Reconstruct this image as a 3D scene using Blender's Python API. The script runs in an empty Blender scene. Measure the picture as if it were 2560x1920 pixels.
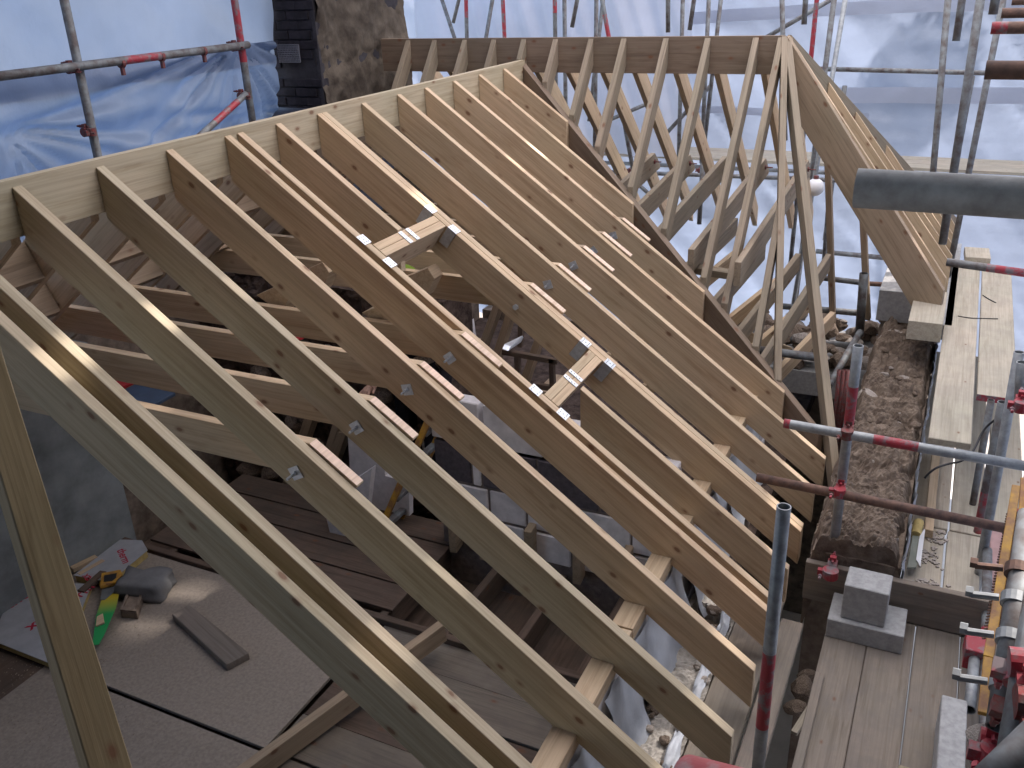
import bpy, bmesh, math, random
from mathutils import Vector, Matrix, noise
random.seed(7)
V = Vector
sc = bpy.context.scene
C = sc.collection
# ================================================================= camera
F = 2271.57          # focal length in pixels of the 2560 px wide photograph
R = ((0.9004793, 0.1482271, -0.4088590), (0.4332113, -0.3884581, 0.8132824), (-0.0382741, -0.9094664, -0.4140121))
cam = bpy.data.objects.new('camera', bpy.data.cameras.new('camera'))
C.objects.link(cam)
M = Matrix([[R[i][0], -R[i][1], -R[i][2], 0] for i in range(3)] + [[0, 0, 0, 1]])
cam.matrix_world = M
cam.data.sensor_width = 36
cam.data.lens = F / 2560 * 36
cam.data.clip_start = 0.05
cam.data.clip_end = 400
sc.camera = cam

def at(px, py, ax, val):
    """survey helper: the point of the plane axis=val that the photograph shows at (px, py)"""
    c = ((px - 1280) / F, (py - 960) / F, 1.0)
    d = V([sum(R[i][k] * c[k] for k in range(3)) for i in range(3)])
    return d * (val / d[ax])

def atd(px, py, dist):
    c = ((px - 1280) / F, (py - 960) / F, 1.0)
    d = V([sum(R[i][k] * c[k] for k in range(3)) for i in range(3)])
    return d.normalized() * dist
# ================================================================= light
SUN_EL, SUN_AZ = 50, 38          # azimuth from +Y towards +X
world = bpy.data.worlds.new('World'); sc.world = world; world.use_nodes = True
nt = world.node_tree
sky = nt.nodes.new('ShaderNodeTexSky'); sky.sky_type = 'NISHITA'; sky.sun_disc = False
sky.sun_elevation = math.radians(SUN_EL); sky.sun_rotation = math.radians(SUN_AZ)
nt.links.new(sky.outputs[0], nt.nodes['Background'].inputs[0])
nt.nodes['Background'].inputs[1].default_value = 0.10
sun = bpy.data.objects.new('sun', bpy.data.lights.new('sun', 'SUN')); C.objects.link(sun)
sun.data.energy = 4.0; sun.data.angle = math.radians(2.2); sun.data.color = (1, 0.91, 0.84)
sd = V((math.sin(math.radians(SUN_AZ)) * math.cos(math.radians(SUN_EL)), math.cos(math.radians(SUN_AZ)) * math.cos(math.radians(SUN_EL)), math.sin(math.radians(SUN_EL))))
sun.rotation_euler = sd.to_track_quat('Z', 'Y').to_euler()
sc.view_settings.view_transform = 'Standard'; sc.view_settings.look = 'None'
sc.view_settings.exposure = 2.0; sc.view_settings.gamma = 1
sc.view_settings.use_curve_mapping = False

# ================================================================= materials
def newmat(name):
    m = bpy.data.materials.new(name); m.use_nodes = True
    return m, m.node_tree, m.node_tree.nodes['Principled BSDF']

def N(nt, t, **kw):
    n = nt.nodes.new(t)
    for k, v in kw.items(): setattr(n, k, v)
    return n

def ramp(nt, fac, stops):
    r = N(nt, 'ShaderNodeValToRGB'); nt.links.new(fac, r.inputs[0])
    el = r.color_ramp.elements
    while len(el) < len(stops): el.new(0.5)
    for e, (p, c) in zip(el, stops):
        e.position = p; e.color = (c[0], c[1], c[2], 1) if hasattr(c, '__len__') else (c, c, c, 1)
    return r.outputs[0]

def mixc(nt, fac, a, b, mode='MIX'):
    m = N(nt, 'ShaderNodeMix', data_type='RGBA', blend_type=mode)
    for s, v in ((0, fac), (6, a), (7, b)):
        if hasattr(v, 'is_linked'): nt.links.new(v, m.inputs[s])
        elif s == 0: m.inputs[0].default_value = v
        else: m.inputs[s].default_value = (*v, 1)
    return m.outputs[2]

def coords(nt, scale=(1, 1, 1), rnd=17.0):
    tc = N(nt, 'ShaderNodeTexCoord'); oi = N(nt, 'ShaderNodeObjectInfo')
    mu = N(nt, 'ShaderNodeMath', operation='MULTIPLY'); mu.inputs[1].default_value = rnd
    nt.links.new(oi.outputs['Random'], mu.inputs[0])
    ad = N(nt, 'ShaderNodeVectorMath', operation='ADD')
    nt.links.new(tc.outputs['Object'], ad.inputs[0]); nt.links.new(mu.outputs[0], ad.inputs[1])
    mp = N(nt, 'ShaderNodeMapping'); mp.inputs['Scale'].default_value = scale
    nt.links.new(ad.outputs[0], mp.inputs[0])
    return mp.outputs[0], oi.outputs['Random'], ad.outputs[0]

def noi(nt, vec, scale, detail=4, rough=0.6, dist=0.0):
    n = N(nt, 'ShaderNodeTexNoise'); n.inputs['Scale'].default_value = scale
    n.inputs['Detail'].default_value = detail; n.inputs['Roughness'].default_value = rough
    n.inputs['Distortion'].default_value = dist
    nt.links.new(vec, n.inputs['Vector']); return n.outputs[0]

def bump(nt, bs, h, strength=0.3, dist=0.01):
    b = N(nt, 'ShaderNodeBump'); b.inputs['Strength'].default_value = strength; b.inputs['Distance'].default_value = dist
    nt.links.new(h, b.inputs['Height']); nt.links.new(b.outputs[0], bs.inputs['Normal'])

def wood(name, light, dark, knot=(0.17, 0.075, 0.04), rough=0.65, knots=True, dirt=0.0, dirtc=(0.12, 0.1, 0.09), vary=0.35, kr=0.05):
    m, nt, bs = newmat(name)
    v, rnd, raw = coords(nt, (1.0, 14, 14))
    g = noi(nt, v, 2.2, 6, 0.65, 0.6)
    col = ramp(nt, g, [(0.3, dark), (0.52, light), (0.75, [c * 1.08 for c in light])])
    v2, _, _ = coords(nt, (0.6, 60, 60))
    g2 = noi(nt, v2, 2.0, 3, 0.5)
    col = mixc(nt, 0.35, col, ramp(nt, g2, [(0.3, 0.55), (0.6, 1.0)]), 'MULTIPLY')
    # large soft tone changes along the stick
    g3 = noi(nt, raw, 1.6, 3, 0.5)
    col = mixc(nt, 0.5, col, ramp(nt, g3, [(0.3, (0.78, 0.80, 0.72)), (0.7, (1.1, 1.0, 0.94))]), 'MULTIPLY')
    col = mixc(nt, vary, col, ramp(nt, rnd, [(0, (0.8, 0.79, 0.75)), (0.5, (1, 1, 1)), (1, (0.92, 0.83, 0.72))]), 'MULTIPLY')
    if knots:
        vo = N(nt, 'ShaderNodeTexVoronoi'); vo.inputs['Scale'].default_value = 1.0
        mp = N(nt, 'ShaderNodeMapping'); mp.inputs['Scale'].default_value = (5.2, 9.5, 9.5)
        nt.links.new(raw, mp.inputs[0]); nt.links.new(mp.outputs[0], vo.inputs['Vector'])
        k = ramp(nt, vo.outputs['Distance'], [(0.0, 0.85), (kr * 1.6, 0.8), (kr * 2.2, 0.35), (kr * 3.6, 0)])
        col = mixc(nt, k, col, knot)
    if dirt:
        d = noi(nt, raw, 5, 5, 0.7)
        dd = ramp(nt, d, [(0.42, 0), (0.62, dirt)])
        col = mixc(nt, dd, col, dirtc)
    nt.links.new(col, bs.inputs['Base Color'])
    bs.inputs['Roughness'].default_value = rough
    bs.inputs['Specular IOR Level'].default_value = 0.3
    bump(nt, bs, g2, 0.25, 0.004)
    return m

PINE = wood('fresh_pine', (0.585, 0.455, 0.32), (0.46, 0.335, 0.22))
PINE_G = wood('treated_pine', (0.49, 0.425, 0.315), (0.38, 0.315, 0.215))
FRESH = wood('fresh_cut_end', (0.80, 0.62, 0.50), (0.66, 0.48, 0.36), knots=False, vary=0)
PINE_D = wood('dull_pine', (0.38, 0.295, 0.215), (0.265, 0.20, 0.14), vary=0.4)
PINE_FAR = wood('shade_toned_pine', (0.31, 0.26, 0.20), (0.215, 0.175, 0.13), vary=0.3)  # darker copy of the pine, shade painted into its colour
BOARD = wood('scaffold_board_wood', (0.25, 0.218, 0.185), (0.17, 0.145, 0.12), dirt=0.55, dirtc=(0.17, 0.15, 0.135), vary=0.25, kr=0.03, rough=0.85)
BOARD_L = wood('pale_board_wood', (0.47, 0.43, 0.36), (0.36, 0.32, 0.26), dirt=0.3, dirtc=(0.25, 0.23, 0.2), vary=0.1, kr=0.03, rough=0.85)
OLDWOOD = wood('old_dark_wood', (0.14, 0.10, 0.08), (0.08, 0.055, 0.045), dirt=0.5, dirtc=(0.07, 0.06, 0.05), rough=0.9)
CHIP_SAW = wood('grey_offcut_wood', (0.22, 0.19, 0.17), (0.16, 0.135, 0.12), vary=0.1, kr=0.01)

def plain(name, col, rough=0.6, metal=0.0, nscale=6, amt=0.35, bstr=0.15, bd=0.004, col2=None, det=5, lo=0.35, hi=0.65, spec=0.4):
    m, nt, bs = newmat(name)
    v, rnd, raw = coords(nt)
    n = noi(nt, raw, nscale, det, 0.62)
    c2 = col2 if col2 else [c * (1 - amt) for c in col]
    c = ramp(nt, n, [(lo, c2), (hi, col)])
    nt.links.new(c, bs.inputs['Base Color'])
    bs.inputs['Roughness'].default_value = rough; bs.inputs['Metallic'].default_value = metal
    bs.inputs['Specular IOR Level'].default_value = spec
    if bstr: bump(nt, bs, n, bstr, bd)
    return m

GALV = plain('galvanised_steel', (0.36, 0.38, 0.395), 0.52, 0.35, 22, 0.35, 0.1, 0.002)
GALV_D = plain('dull_galvanised_steel', (0.22, 0.24, 0.25), 0.6, 0.25, 15, 0.5, 0.15, 0.002, col2=(0.11, 0.09, 0.085))
ZINC = plain('bright_zinc', (0.62, 0.66, 0.72), 0.3, 0.7, 40, 0.25, 0.1, 0.001)
RED = plain('worn_red_paint', (0.33, 0.035, 0.05), 0.5, 0, 16, 0.3, 0.2, 0.002, col2=(0.19, 0.15, 0.16), lo=0.40, hi=0.52)
RUST = plain('rusty_steel', (0.22, 0.13, 0.10), 0.7, 0.4, 25, 0.4, 0.3, 0.002, col2=(0.11, 0.075, 0.065))
COUP = plain('dirty_coupler_steel', (0.15, 0.11, 0.105), 0.65, 0.5, 60, 0.5, 0.4, 0.003, col2=(0.22, 0.04, 0.04))
DARKBOLT = plain('dark_nail_hole', (0.03, 0.03, 0.035), 0.7, 0.2, 30, 0.3, 0)
YEL = plain('worn_yellow_paint', (0.55, 0.30, 0.03), 0.55, 0, 18, 0.5, 0.2, 0.002, col2=(0.24, 0.11, 0.05))
BLOCKW = plain('aerated_block', (0.78, 0.75, 0.77), 0.92, 0, 12, 0.22, 0.4, 0.004, spec=0.2)
BLOCKD = plain('dense_dark_block', (0.12, 0.105, 0.12), 0.95, 0, 30, 0.3, 0.6, 0.005, spec=0.2)
CONC = plain('concrete_block', (0.42, 0.42, 0.42), 0.9, 0, 35, 0.25, 0.5, 0.003, spec=0.2)
MORTAR = plain('mortar', (0.24, 0.2, 0.185), 0.95, 0, 20, 0.35, 0.8, 0.01, spec=0.1)
PLASTER = plain('grey_render', (0.29, 0.31, 0.315), 0.9, 0, 3, 0.45, 0.3, 0.01, spec=0.2)
BRICK = plain('sooty_brick', (0.034, 0.03, 0.038), 0.85, 0, 14, 0.5, 0.5, 0.006, spec=0.2)
SOOTM = plain('sooty_mortar', (0.055, 0.052, 0.06), 0.95, 0, 20, 0.3, 0.5, 0.005, spec=0.1)
CHR = plain('old_chimney_render', (0.15, 0.125, 0.10), 0.95, 0, 4, 0.5, 0.9, 0.03, col2=(0.045, 0.036, 0.03), lo=0.35, hi=0.75, spec=0.1)
SLATE = plain('dark_slate', (0.055, 0.06, 0.085), 0.55, 0, 10, 0.4, 0.3, 0.004)
STONE = plain('rubble_stone', (0.30, 0.235, 0.185), 0.95, 0, 9, 0.5, 0.9, 0.012, col2=(0.13, 0.10, 0.08), spec=0.1)
STONE_L = plain('pale_stone', (0.45, 0.40, 0.36), 0.95, 0, 9, 0.4, 0.8, 0.012, spec=0.1)
RUB = plain('lime_rubble_core', (0.27, 0.215, 0.17), 0.97, 0, 9, 0.5, 1.0, 0.02, col2=(0.085, 0.062, 0.05), det=9, lo=0.3, hi=0.7, spec=0.1)
DARKST = plain('dark_old_stone', (0.13, 0.095, 0.08), 0.97, 0, 12, 0.5, 1.0, 0.02, col2=(0.05, 0.035, 0.03), spec=0.1)  # own dark brown of the old rubble
CHIP = plain('dusty_chipboard', (0.31, 0.265, 0.225), 0.92, 0, 55, 0.25, 0.3, 0.002, det=8, spec=0.15)
GROUND = plain('site_ground', (0.30, 0.26, 0.22), 0.95, 0, 2, 0.3, 0.5, 0.03)
GREEN = plain('lime_green_cloth', (0.17, 0.27, 0.02), 0.8, 0, 20, 0.2, 0.2)
BLACKC = plain('black_cloth', (0.018, 0.016, 0.02), 0.95, 0, 12, 0.4, 0.5, 0.01, spec=0.1)
SKIN = plain('skin', (0.45, 0.27, 0.2), 0.6, 0, 20, 0.15, 0.1)
WHITEP = plain('white_plastic', (0.72, 0.72, 0.74), 0.5, 0, 5, 0.1, 0.05)
CABLE = plain('black_cable', (0.02, 0.02, 0.022), 0.5, 0, 5, 0.1, 0)
FOAM = plain('yellow_foam', (0.55, 0.42, 0.17), 0.9, 0, 30, 0.2, 0.3)
REDPAD = plain('red_paper', (0.36, 0.015, 0.02), 0.7, 0, 10, 0.2, 0.1)
BLUEP = plain('blue_plastic', (0.05, 0.08, 0.14), 0.5, 0, 10, 0.3, 0.1)
EARTH = plain('brown_sack', (0.13, 0.075, 0.05), 0.9, 0, 10, 0.3, 0.6, 0.02)

def sheetmat(name, col, trans, tcol):
    m, nt, bs = newmat(name)
    out = [n for n in nt.nodes if n.type == 'OUTPUT_MATERIAL'][0]
    tc = N(nt, 'ShaderNodeTexCoord')
    n1 = noi(nt, tc.outputs['Object'], 1.3, 4, 0.6)
    br = N(nt, 'ShaderNodeTexBrick'); br.inputs['Scale'].default_value = 55
    br.inputs['Mortar Size'].default_value = 0.04; br.offset = 0
    nt.links.new(tc.outputs['Object'], br.inputs['Vector'])
    br.inputs['Color1'].default_value = (1, 1, 1, 1); br.inputs['Color2'].default_value = (1, 1, 1, 1); br.inputs['Mortar'].default_value = (0.82, 0.84, 0.88, 1)
    base = mixc(nt, ramp(nt, n1, [(0.3, 0), (0.7, 1)]), [c * 0.85 for c in col], col)
    nt.links.new(base, bs.inputs['Base Color'])
    bs.inputs['Roughness'].default_value = 0.32
    tr = N(nt, 'ShaderNodeBsdfTranslucent')
    tcn = mixc(nt, ramp(nt, n1, [(0.3, 0), (0.7, 1)]), [c * 0.82 for c in tcol], tcol)
    nt.links.new(tcn, tr.inputs[0])
    mx = N(nt, 'ShaderNodeMixShader'); mx.inputs[0].default_value = trans
    nt.links.new(bs.outputs[0], mx.inputs[1]); nt.links.new(tr.outputs[0], mx.inputs[2])
    nt.links.new(mx.outputs[0], out.inputs[0])
    n2 = noi(nt, tc.outputs['Object'], 7, 5, 0.6)
    b = N(nt, 'ShaderNodeBump'); b.inputs['Strength'].default_value = 0.35; b.inputs['Distance'].default_value = 0.02
    nt.links.new(n2, b.inputs['Height']); nt.links.new(b.outputs[0], bs.inputs['Normal']); nt.links.new(b.outputs[0], tr.inputs['Normal'])
    return m
SHEET = sheetmat('scaffold_sheeting', (0.36, 0.42, 0.53), 0.38, (0.23, 0.27, 0.36))
SHEET_B = sheetmat('sheeting_band', (0.50, 0.54, 0.64), 0.45, (0.34, 0.37, 0.46))
SHEET_L = sheetmat('doubled_blue_sheeting', (0.30, 0.37, 0.50), 0.55, (0.27, 0.345, 0.50))  # deeper blue than the upper sheet, since it hangs doubled
LBLOCK = plain('dark_light_block', (0.05, 0.055, 0.07), 0.7, 0, 5, 0.3, 0.2)  # for the unseen panels added to block light
MEMB = plain('silver_membrane', (0.44, 0.47, 0.52), 0.55, 0.05, 5, 0.2, 0.5, 0.02)

# ================================================================= helpers
WM = {}
def link(o, parent=None, mw=None):
    C.objects.link(o)
    mw = mw if mw is not None else Matrix.Identity(4)
    WM[o.name] = mw
    if parent is not None:
        o.parent = parent
        o.matrix_local = WM[parent.name].inverted() @ mw
    else:
        o.matrix_world = mw
    return o

def tag(o, label=None, cat=None, group=None, kind=None):
    if label: o['label'] = label
    if cat: o['category'] = cat
    if group: o['group'] = group
    if kind: o['kind'] = kind
    return o

def thing(name, loc, label, cat, group=None):
    o = bpy.data.objects.new(name, None); o.empty_display_size = 0.1
    link(o, None, Matrix.Translation(V(loc)))
    return tag(o, label, cat, group)

def finish(name, bm, mats, mw, parent=None, smooth=False):
    me = bpy.data.meshes.new(name)
    bmesh.ops.recalc_face_normals(bm, faces=bm.faces)
    bm.to_mesh(me); bm.free()
    for m in (mats if isinstance(mats, (list, tuple)) else [mats]): me.materials.append(m)
    if smooth:
        for p in me.polygons: p.use_smooth = True
    o = bpy.data.objects.new(name, me)
    return link(o, parent, mw)

def frame(o, x, y):
    x = V(x).normalized(); z = x.cross(V(y))
    if z.length < 1e-4 * max(V(y).length, 1e-9): z = x.cross(V((0, 0, 1)) if abs(x.z) < 0.9 else V((1, 0, 0)))
    z.normalize(); y = z.cross(x).normalized()
    m = Matrix.Identity(4)
    for i in range(3):
        m[i][0], m[i][1], m[i][2], m[i][3] = x[i], y[i], z[i], o[i]
    return m

def prism(name, pts, t, mat, parent=None, grain=None, bev=0.0018):
    """polygon pts (3D, coplanar) extruded by vector t; local X runs along the grain"""
    pts = [V(p) for p in pts]; t = V(t)
    g = V(grain) if grain is not None else (pts[1] - pts[0])
    mw = frame(pts[0], g, t); inv = mw.inverted()
    bm = bmesh.new()
    a = [bm.verts.new(inv @ p) for p in pts]; b = [bm.verts.new(inv @ (p + t)) for p in pts]
    bm.faces.new(a); bm.faces.new(b[::-1])
    for i in range(len(a)):
        j = (i + 1) % len(a); bm.faces.new((a[i], b[i], b[j], a[j]))
    if bev: bmesh.ops.bevel(bm, geom=bm.edges[:], offset=bev, segments=1, affect='EDGES')
    return finish(name, bm, mat, mw, parent)

def timber(name, A, B, w, d, mat, parent=None, plumb=True, side=0.5, bev=0.0018, endB='plumb'):
    """stick whose top edge runs from A to B, thickness w, depth d measured square to the stick"""
    A = V(A); B = V(B); u = (B - A).normalized()
    n = u.cross(V((0, 0, 1))).normalized()
    dn = n.cross(u).normalized()
    if dn.z > 0: dn = -dn
    vert = V((0, 0, -1)) * (d / abs(dn.z)) if plumb and abs(dn.z) > 0.15 else dn * d
    o = n * (-w * side)
    vb = vert if endB == 'plumb' else dn * d
    return prism(name, [A + o, B + o, B + vb + o, A + vert + o], n * w, mat, parent, bev=bev)

def box(name, lo, hi, mat, parent=None, bev=0.003, grain=None, rot=0):
    lo = V(lo); hi = V(hi)
    if grain is None: grain = (1, 0, 0) if (hi.x - lo.x) >= (hi.y - lo.y) else (0, 1, 0)
    if rot:
        c = (lo + hi) / 2; rm = Matrix.Rotation(rot, 3, 'Z')
        P = [(lo.x, lo.y), (hi.x, lo.y), (hi.x, hi.y), (lo.x, hi.y)]
        pts = [rm @ (V((x, y, lo.z)) - V((c.x, c.y, lo.z))) + V((c.x, c.y, lo.z)) for x, y in P]
        return prism(name, pts, (0, 0, hi.z - lo.z), mat, parent, rm @ V(grain), bev)
    return prism(name, [(lo.x, lo.y, lo.z), (hi.x, lo.y, lo.z), (hi.x, hi.y, lo.z), (lo.x, hi.y, lo.z)], (0, 0, hi.z - lo.z), mat, parent, grain, bev)

def tube(name, A, B, r, mat, parent=None, seg=16, reds=(), cut=True):
    A = V(A); B = V(B); L = (B - A).length
    up = V((0, 0, 1)) if abs((B - A).normalized().z) < 0.9 else V((1, 0, 0))
    mw = frame(A, B - A, up)
    bm = bmesh.new()
    S = sorted(set([0, L] + [s for q in reds for s in q[:2] if 0 < s < L]))
    rings = []
    for s in S:
        rings.append([bm.verts.new((s, r * math.cos(2 * math.pi * i / seg), r * math.sin(2 * math.pi * i / seg))) for i in range(seg)])
    for k in range(len(S) - 1):
        mid = (S[k] + S[k + 1]) / 2
        red = any(q[0] <= mid <= q[1] for q in reds)
        for i in range(seg):
            j = (i + 1) % seg
            f = bm.faces.new((rings[k][i], rings[k][j], rings[k + 1][j], rings[k + 1][i])); f.smooth = True
            if red: f.material_index = 1
    ri = r * 0.84
    for ring, s0, sgn in ((rings[0], 0, 1), (rings[-1], L, -1)):
        e = [bm.verts.new((s0, ri * math.cos(2 * math.pi * i / seg), ri * math.sin(2 * math.pi * i / seg))) for i in range(seg)]
        d = [bm.verts.new((s0 + sgn * min(0.12, L * 0.3), ri * math.cos(2 * math.pi * i / seg), ri * math.sin(2 * math.pi * i / seg))) for i in range(seg)]
        for i in range(seg):
            j = (i + 1) % seg
            bm.faces.new((ring[i], ring[j], e[j], e[i])); bm.faces.new((e[i], e[j], d[j], d[i]))
        bm.faces.new(d)
    return finish(name, bm, [mat, RED], mw, parent)

def cyl_bm(bm, A, B, r, seg=8, mi=0, r2=None):
    A = V(A); B = V(B); r2 = r if r2 is None else r2
    up = V((0, 0, 1)) if abs((B - A).normalized().z) < 0.9 else V((1, 0, 0))
    m = frame(A, B - A, up); L = (B - A).length
    a = [bm.verts.new(m @ V((0, r * math.cos(2 * math.pi * i / seg), r * math.sin(2 * math.pi * i / seg)))) for i in range(seg)]
    b = [bm.verts.new(m @ V((L, r2 * math.cos(2 * math.pi * i / seg), r2 * math.sin(2 * math.pi * i / seg)))) for i in range(seg)]
    fs = [bm.faces.new(a), bm.faces.new(b[::-1])]
    for i in range(seg):
        j = (i + 1) % seg; fs.append(bm.faces.new((a[i], b[i], b[j], a[j])))
    for f in fs: f.material_index = mi
    return fs

def box_bm(bm, m, lo, hi, mi=0):
    vs = [bm.verts.new(m @ V((x, y, z))) for x in (lo[0], hi[0]) for y in (lo[1], hi[1]) for z in (lo[2], hi[2])]
    for q in ((0, 1, 3, 2), (4, 6, 7, 5), (0, 4, 5, 1), (2, 3, 7, 6), (0, 2, 6, 4), (1, 5, 7, 3)):
        f = bm.faces.new([vs[i] for i in q]); f.material_index = mi

def coupler(P, a1, a2, parent, mat=None, r=0.0242):
    """double coupler: two clamped collars back to back with their flap bolts"""
    P = V(P); a1 = V(a1).normalized(); a2 = V(a2).normalized()
    nrm = a1.cross(a2)
    if nrm.length < 0.1: nrm = a1.cross(V((1, 0, 0)))
    nrm.normalize()
    bm = bmesh.new()
    for ax, off in ((a1, -1), (a2, 1)):
        c = P + nrm * off * r * 1.0
        cyl_bm(bm, c - ax * 0.023, c + ax * 0.023, r * 1.24, 14)
        s = ax.cross(nrm).normalized()
        m = frame(c + s * r * 1.5, ax, s)
        box_bm(bm, m, (-0.015, -0.010, -0.013), (0.015, 0.014, 0.013))
        cyl_bm(bm, c + s * r * 1.4 - nrm * 0.03, c + s * r * 1.4 + nrm * 0.035 * off * 2, 0.0065, 6)
        cyl_bm(bm, c + s * r * 1.4 + nrm * 0.036 * off, c + s * r * 1.4 + nrm * 0.048 * off, 0.010, 6)
    mw = Matrix.Translation(P)
    for v in bm.verts: v.co = v.co - P
    return finish('coupler', bm, mat or COUP, mw, parent)

# ================================================================= ground
def sheet_mesh(name, O, U, W, nu, nv, f, mats, mw=None, parent=None, smooth=True, hole=None, thick=0):
    O = V(O); U = V(U); W = V(W); n = U.cross(W).normalized()
    bm = bmesh.new(); g = []
    for j in range(nv + 1):
        row = []
        for i in range(nu + 1):
            u, v = i / nu, j / nv
            d = f(u, v)
            if isinstance(d, (int, float)): d = n * d
            row.append(bm.verts.new(U * u + W * v + d))
        g.append(row)
    for j in range(nv):
        for i in range(nu):
            if hole and hole((i + .5) / nu, (j + .5) / nv): continue
            bm.faces.new((g[j][i], g[j][i + 1], g[j + 1][i + 1], g[j + 1][i]))
    if thick:
        r = bmesh.ops.solidify(bm, geom=bm.faces[:], thickness=thick)
    me = bpy.data.meshes.new(name); bm.to_mesh(me); bm.free()
    for m in (mats if isinstance(mats, (list, tuple)) else [mats]): me.materials.append(m)
    for p in me.polygons: p.use_smooth = smooth
    o = bpy.data.objects.new(name, me)
    return link(o, parent, Matrix.Translation(O))

g = sheet_mesh('ground', (-60, -60, -7.2), (120, 0, 0), (0, 120, 0), 8, 8, lambda u, v: 0.0, GROUND, smooth=False)
tag(g, kind='structure')

# ================================================================= main roof frame (ridge along Y at X=-3.404)
XR, ZR = -3.404, -0.69
TA = 0.732
def ztop(x): return ZR - TA * abs(x - XR)
TH = 0.045
COSA = math.cos(math.atan(TA))
roof = thing('roof_frame', (XR, 4.0, -2.6), 'new softwood roof frame with long parallel rafters, ridge board and bolted ceiling joists', 'roof frame')
# ridge board
rb = prism('ridge_board', [(XR - 0.022, 0.6, ZR + 0.012), (XR - 0.022, 7.215, ZR + 0.012), (XR - 0.022, 7.215, -0.905), (XR - 0.022, 0.6, -0.905)], (0.044, 0, 0), PINE_G, roof)
RD = 0.190          # rafter depth square to its length
XT = -0.485
def rafter(y, x0=XR + 0.024, x1=XT, mat=PINE, par=None, name='rafter'):
    A = V((x0, y + TH / 2, ztop(x0))); B = V((x1, y + TH / 2, ztop(x1)))
    vd = RD / COSA
    o = V((0, -TH / 2, 0))
    # birdsmouth over the wall plate: X -1.085..-0.985, Z -2.63
    pts = [A, B, B + V((0, 0, -0.212)), V((B.x - 0.0, A.y, B.z - 0.212))]
    P = [A, B, V((B.x, A.y, B.z - 0.213))]
    xb = -0.985
    if x0 < -1.1 and x1 > -0.9:
        P += [V((xb, A.y, ztop(xb) - vd + 0.03)), V((xb, A.y, -2.626)), V((-1.083, A.y, -2.626)), V((-1.12, A.y, ztop(-1.12) - vd))]
        P[2] = V((B.x, A.y, B.z - 0.213))
    else:
        P[2] = V((B.x, A.y, B.z - vd))
    P.append(V((A.x, A.y, A.z - vd)))
    return prism(name, [p + o for p in P], (0, TH, 0), mat, par or roof, grain=B - A)

def washer(x, z, y, par, sq=True, pw=0):
    bm = bmesh.new()
    a = random.uniform(-0.35, 0.35) - 0.35
    m = Matrix.Rotation(a, 4, 'Y')
    if sq: box_bm(bm, m, (-0.027, -0.004, -0.027), (0.027, 0, 0.027))
    L = 0.055 if sq else 0.012
    cyl_bm(bm, (0, 0, 0), (0, -0.014, 0), 0.0105 if sq else 0.017, 6, 0)
    cyl_bm(bm, (0, 0, 0), (0, -L, 0), 0.006, 8, 0)
    return finish('bolt_washer', bm, [ZINC], Matrix.Translation((x, y - 0.001, z)), par)

ys = [2.377, 2.79, 3.20, 3.60, 3.695, 4.00, 4.37, 4.418, 4.82, 5.23, 5.58, 5.98, 6.38, 6.80]
# valley line on the roof plane: Y = 7.21 - 0.603*(X - XR)
def xval(y): return XR + (7.21 - y) / 0.603
RA = {}
greens = {2.377, 2.79}
for y in (1.872, 1.985):
    RA[y] = rafter(y, mat=PINE_G)
for y in ys:
    if y == 4.00: continue
    x1 = min(XT, xval(y + TH) - 0.045)
    RA[y] = rafter(y, x1=x1, mat=PINE_G if y in greens else PINE)
# trimmed rafter between the two double rafters
RA['t1'] = rafter(4.00, x1=-2.655, mat=PINE)
RA['t2'] = rafter(4.00, x0=-1.615, mat=PINE)
for y in (2.377, 2.79, 3.20, 3.60, 4.82, 5.23, 5.58, 5.98):
    washer(-2.15, -1.745, y, RA[y])
washer(-2.15, -1.735, 4.37, RA[4.37], sq=False)
# opposite slope
for y in [1.9] + [2.30, 2.70, 3.10, 3.50, 3.90, 4.30, 4.70, 5.10, 5.50, 5.90, 6.25]:
    A = V((XR - 0.024, y + 0.045, ztop(XR - 0.024))); B = V((-4.93, y + 0.045, ztop(-4.93)))
    prism('rafter', [A, B, B - V((0, 0, 0.235)), A - V((0, 0, 0.235))], (0, TH, 0), PINE if y < 4 else PINE_D, roof, grain=B - A)
# noggings between the back rafters
for (x, y0) in ((-3.95, 2.345), (-4.45, 2.745), (-4.05, 3.145), (-4.5, 3.545), (-4.0, 3.945), (-4.45, 4.345), (-4.0, 4.745), (-4.4, 5.145)):
    z = ztop(x)
    prism('nogging', [(x, y0 + 0.046, z - 0.012), (x + 0.04, y0 + 0.046, z - 0.012 + 0.03), (x + 0.12, y0 + 0.046, z - 0.15), (x + 0.08, y0 + 0.046, z - 0.18)], (0, 0.352, 0), PINE_D, roof, grain=(0, 1, 0))
# ceiling joists bolted to the rafters
def joist(y, x0=-4.62, mat=PINE_D):
    xa = -2.105; xb = -1.90
    P = [(x0, y, -1.63), (xa, y, -1.63), (xb, y, -1.775), (xb - 0.004, y, -1.785), (x0 - 0.16, y, -1.785)]
    j = prism('ceiling_joist', P, (0, TH, 0), mat, roof, grain=(1, 0, 0))
    e = V((xb - xa, 0, -0.145)).normalized(); nn = V((0.145, 0, xb - xa)).normalized() * 0.0015
    a = V((xa, y, -1.63)) + e * 0.003; b = V((xb, y, -1.775)) - e * 0.003
    prism('cut_end', [a + nn, b + nn, b + nn * 0.2, a + nn * 0.2], (0, TH - 0.002, 0), FRESH, j, grain=(0, 1, 0), bev=0)
    return j
for y in (2.377, 2.79, 3.20, 3.60, 4.418, 4.82, 5.23, 5.58, 5.98):
    joist(y + TH + 0.001, mat=PINE if y < 5 else PINE_D)
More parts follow.
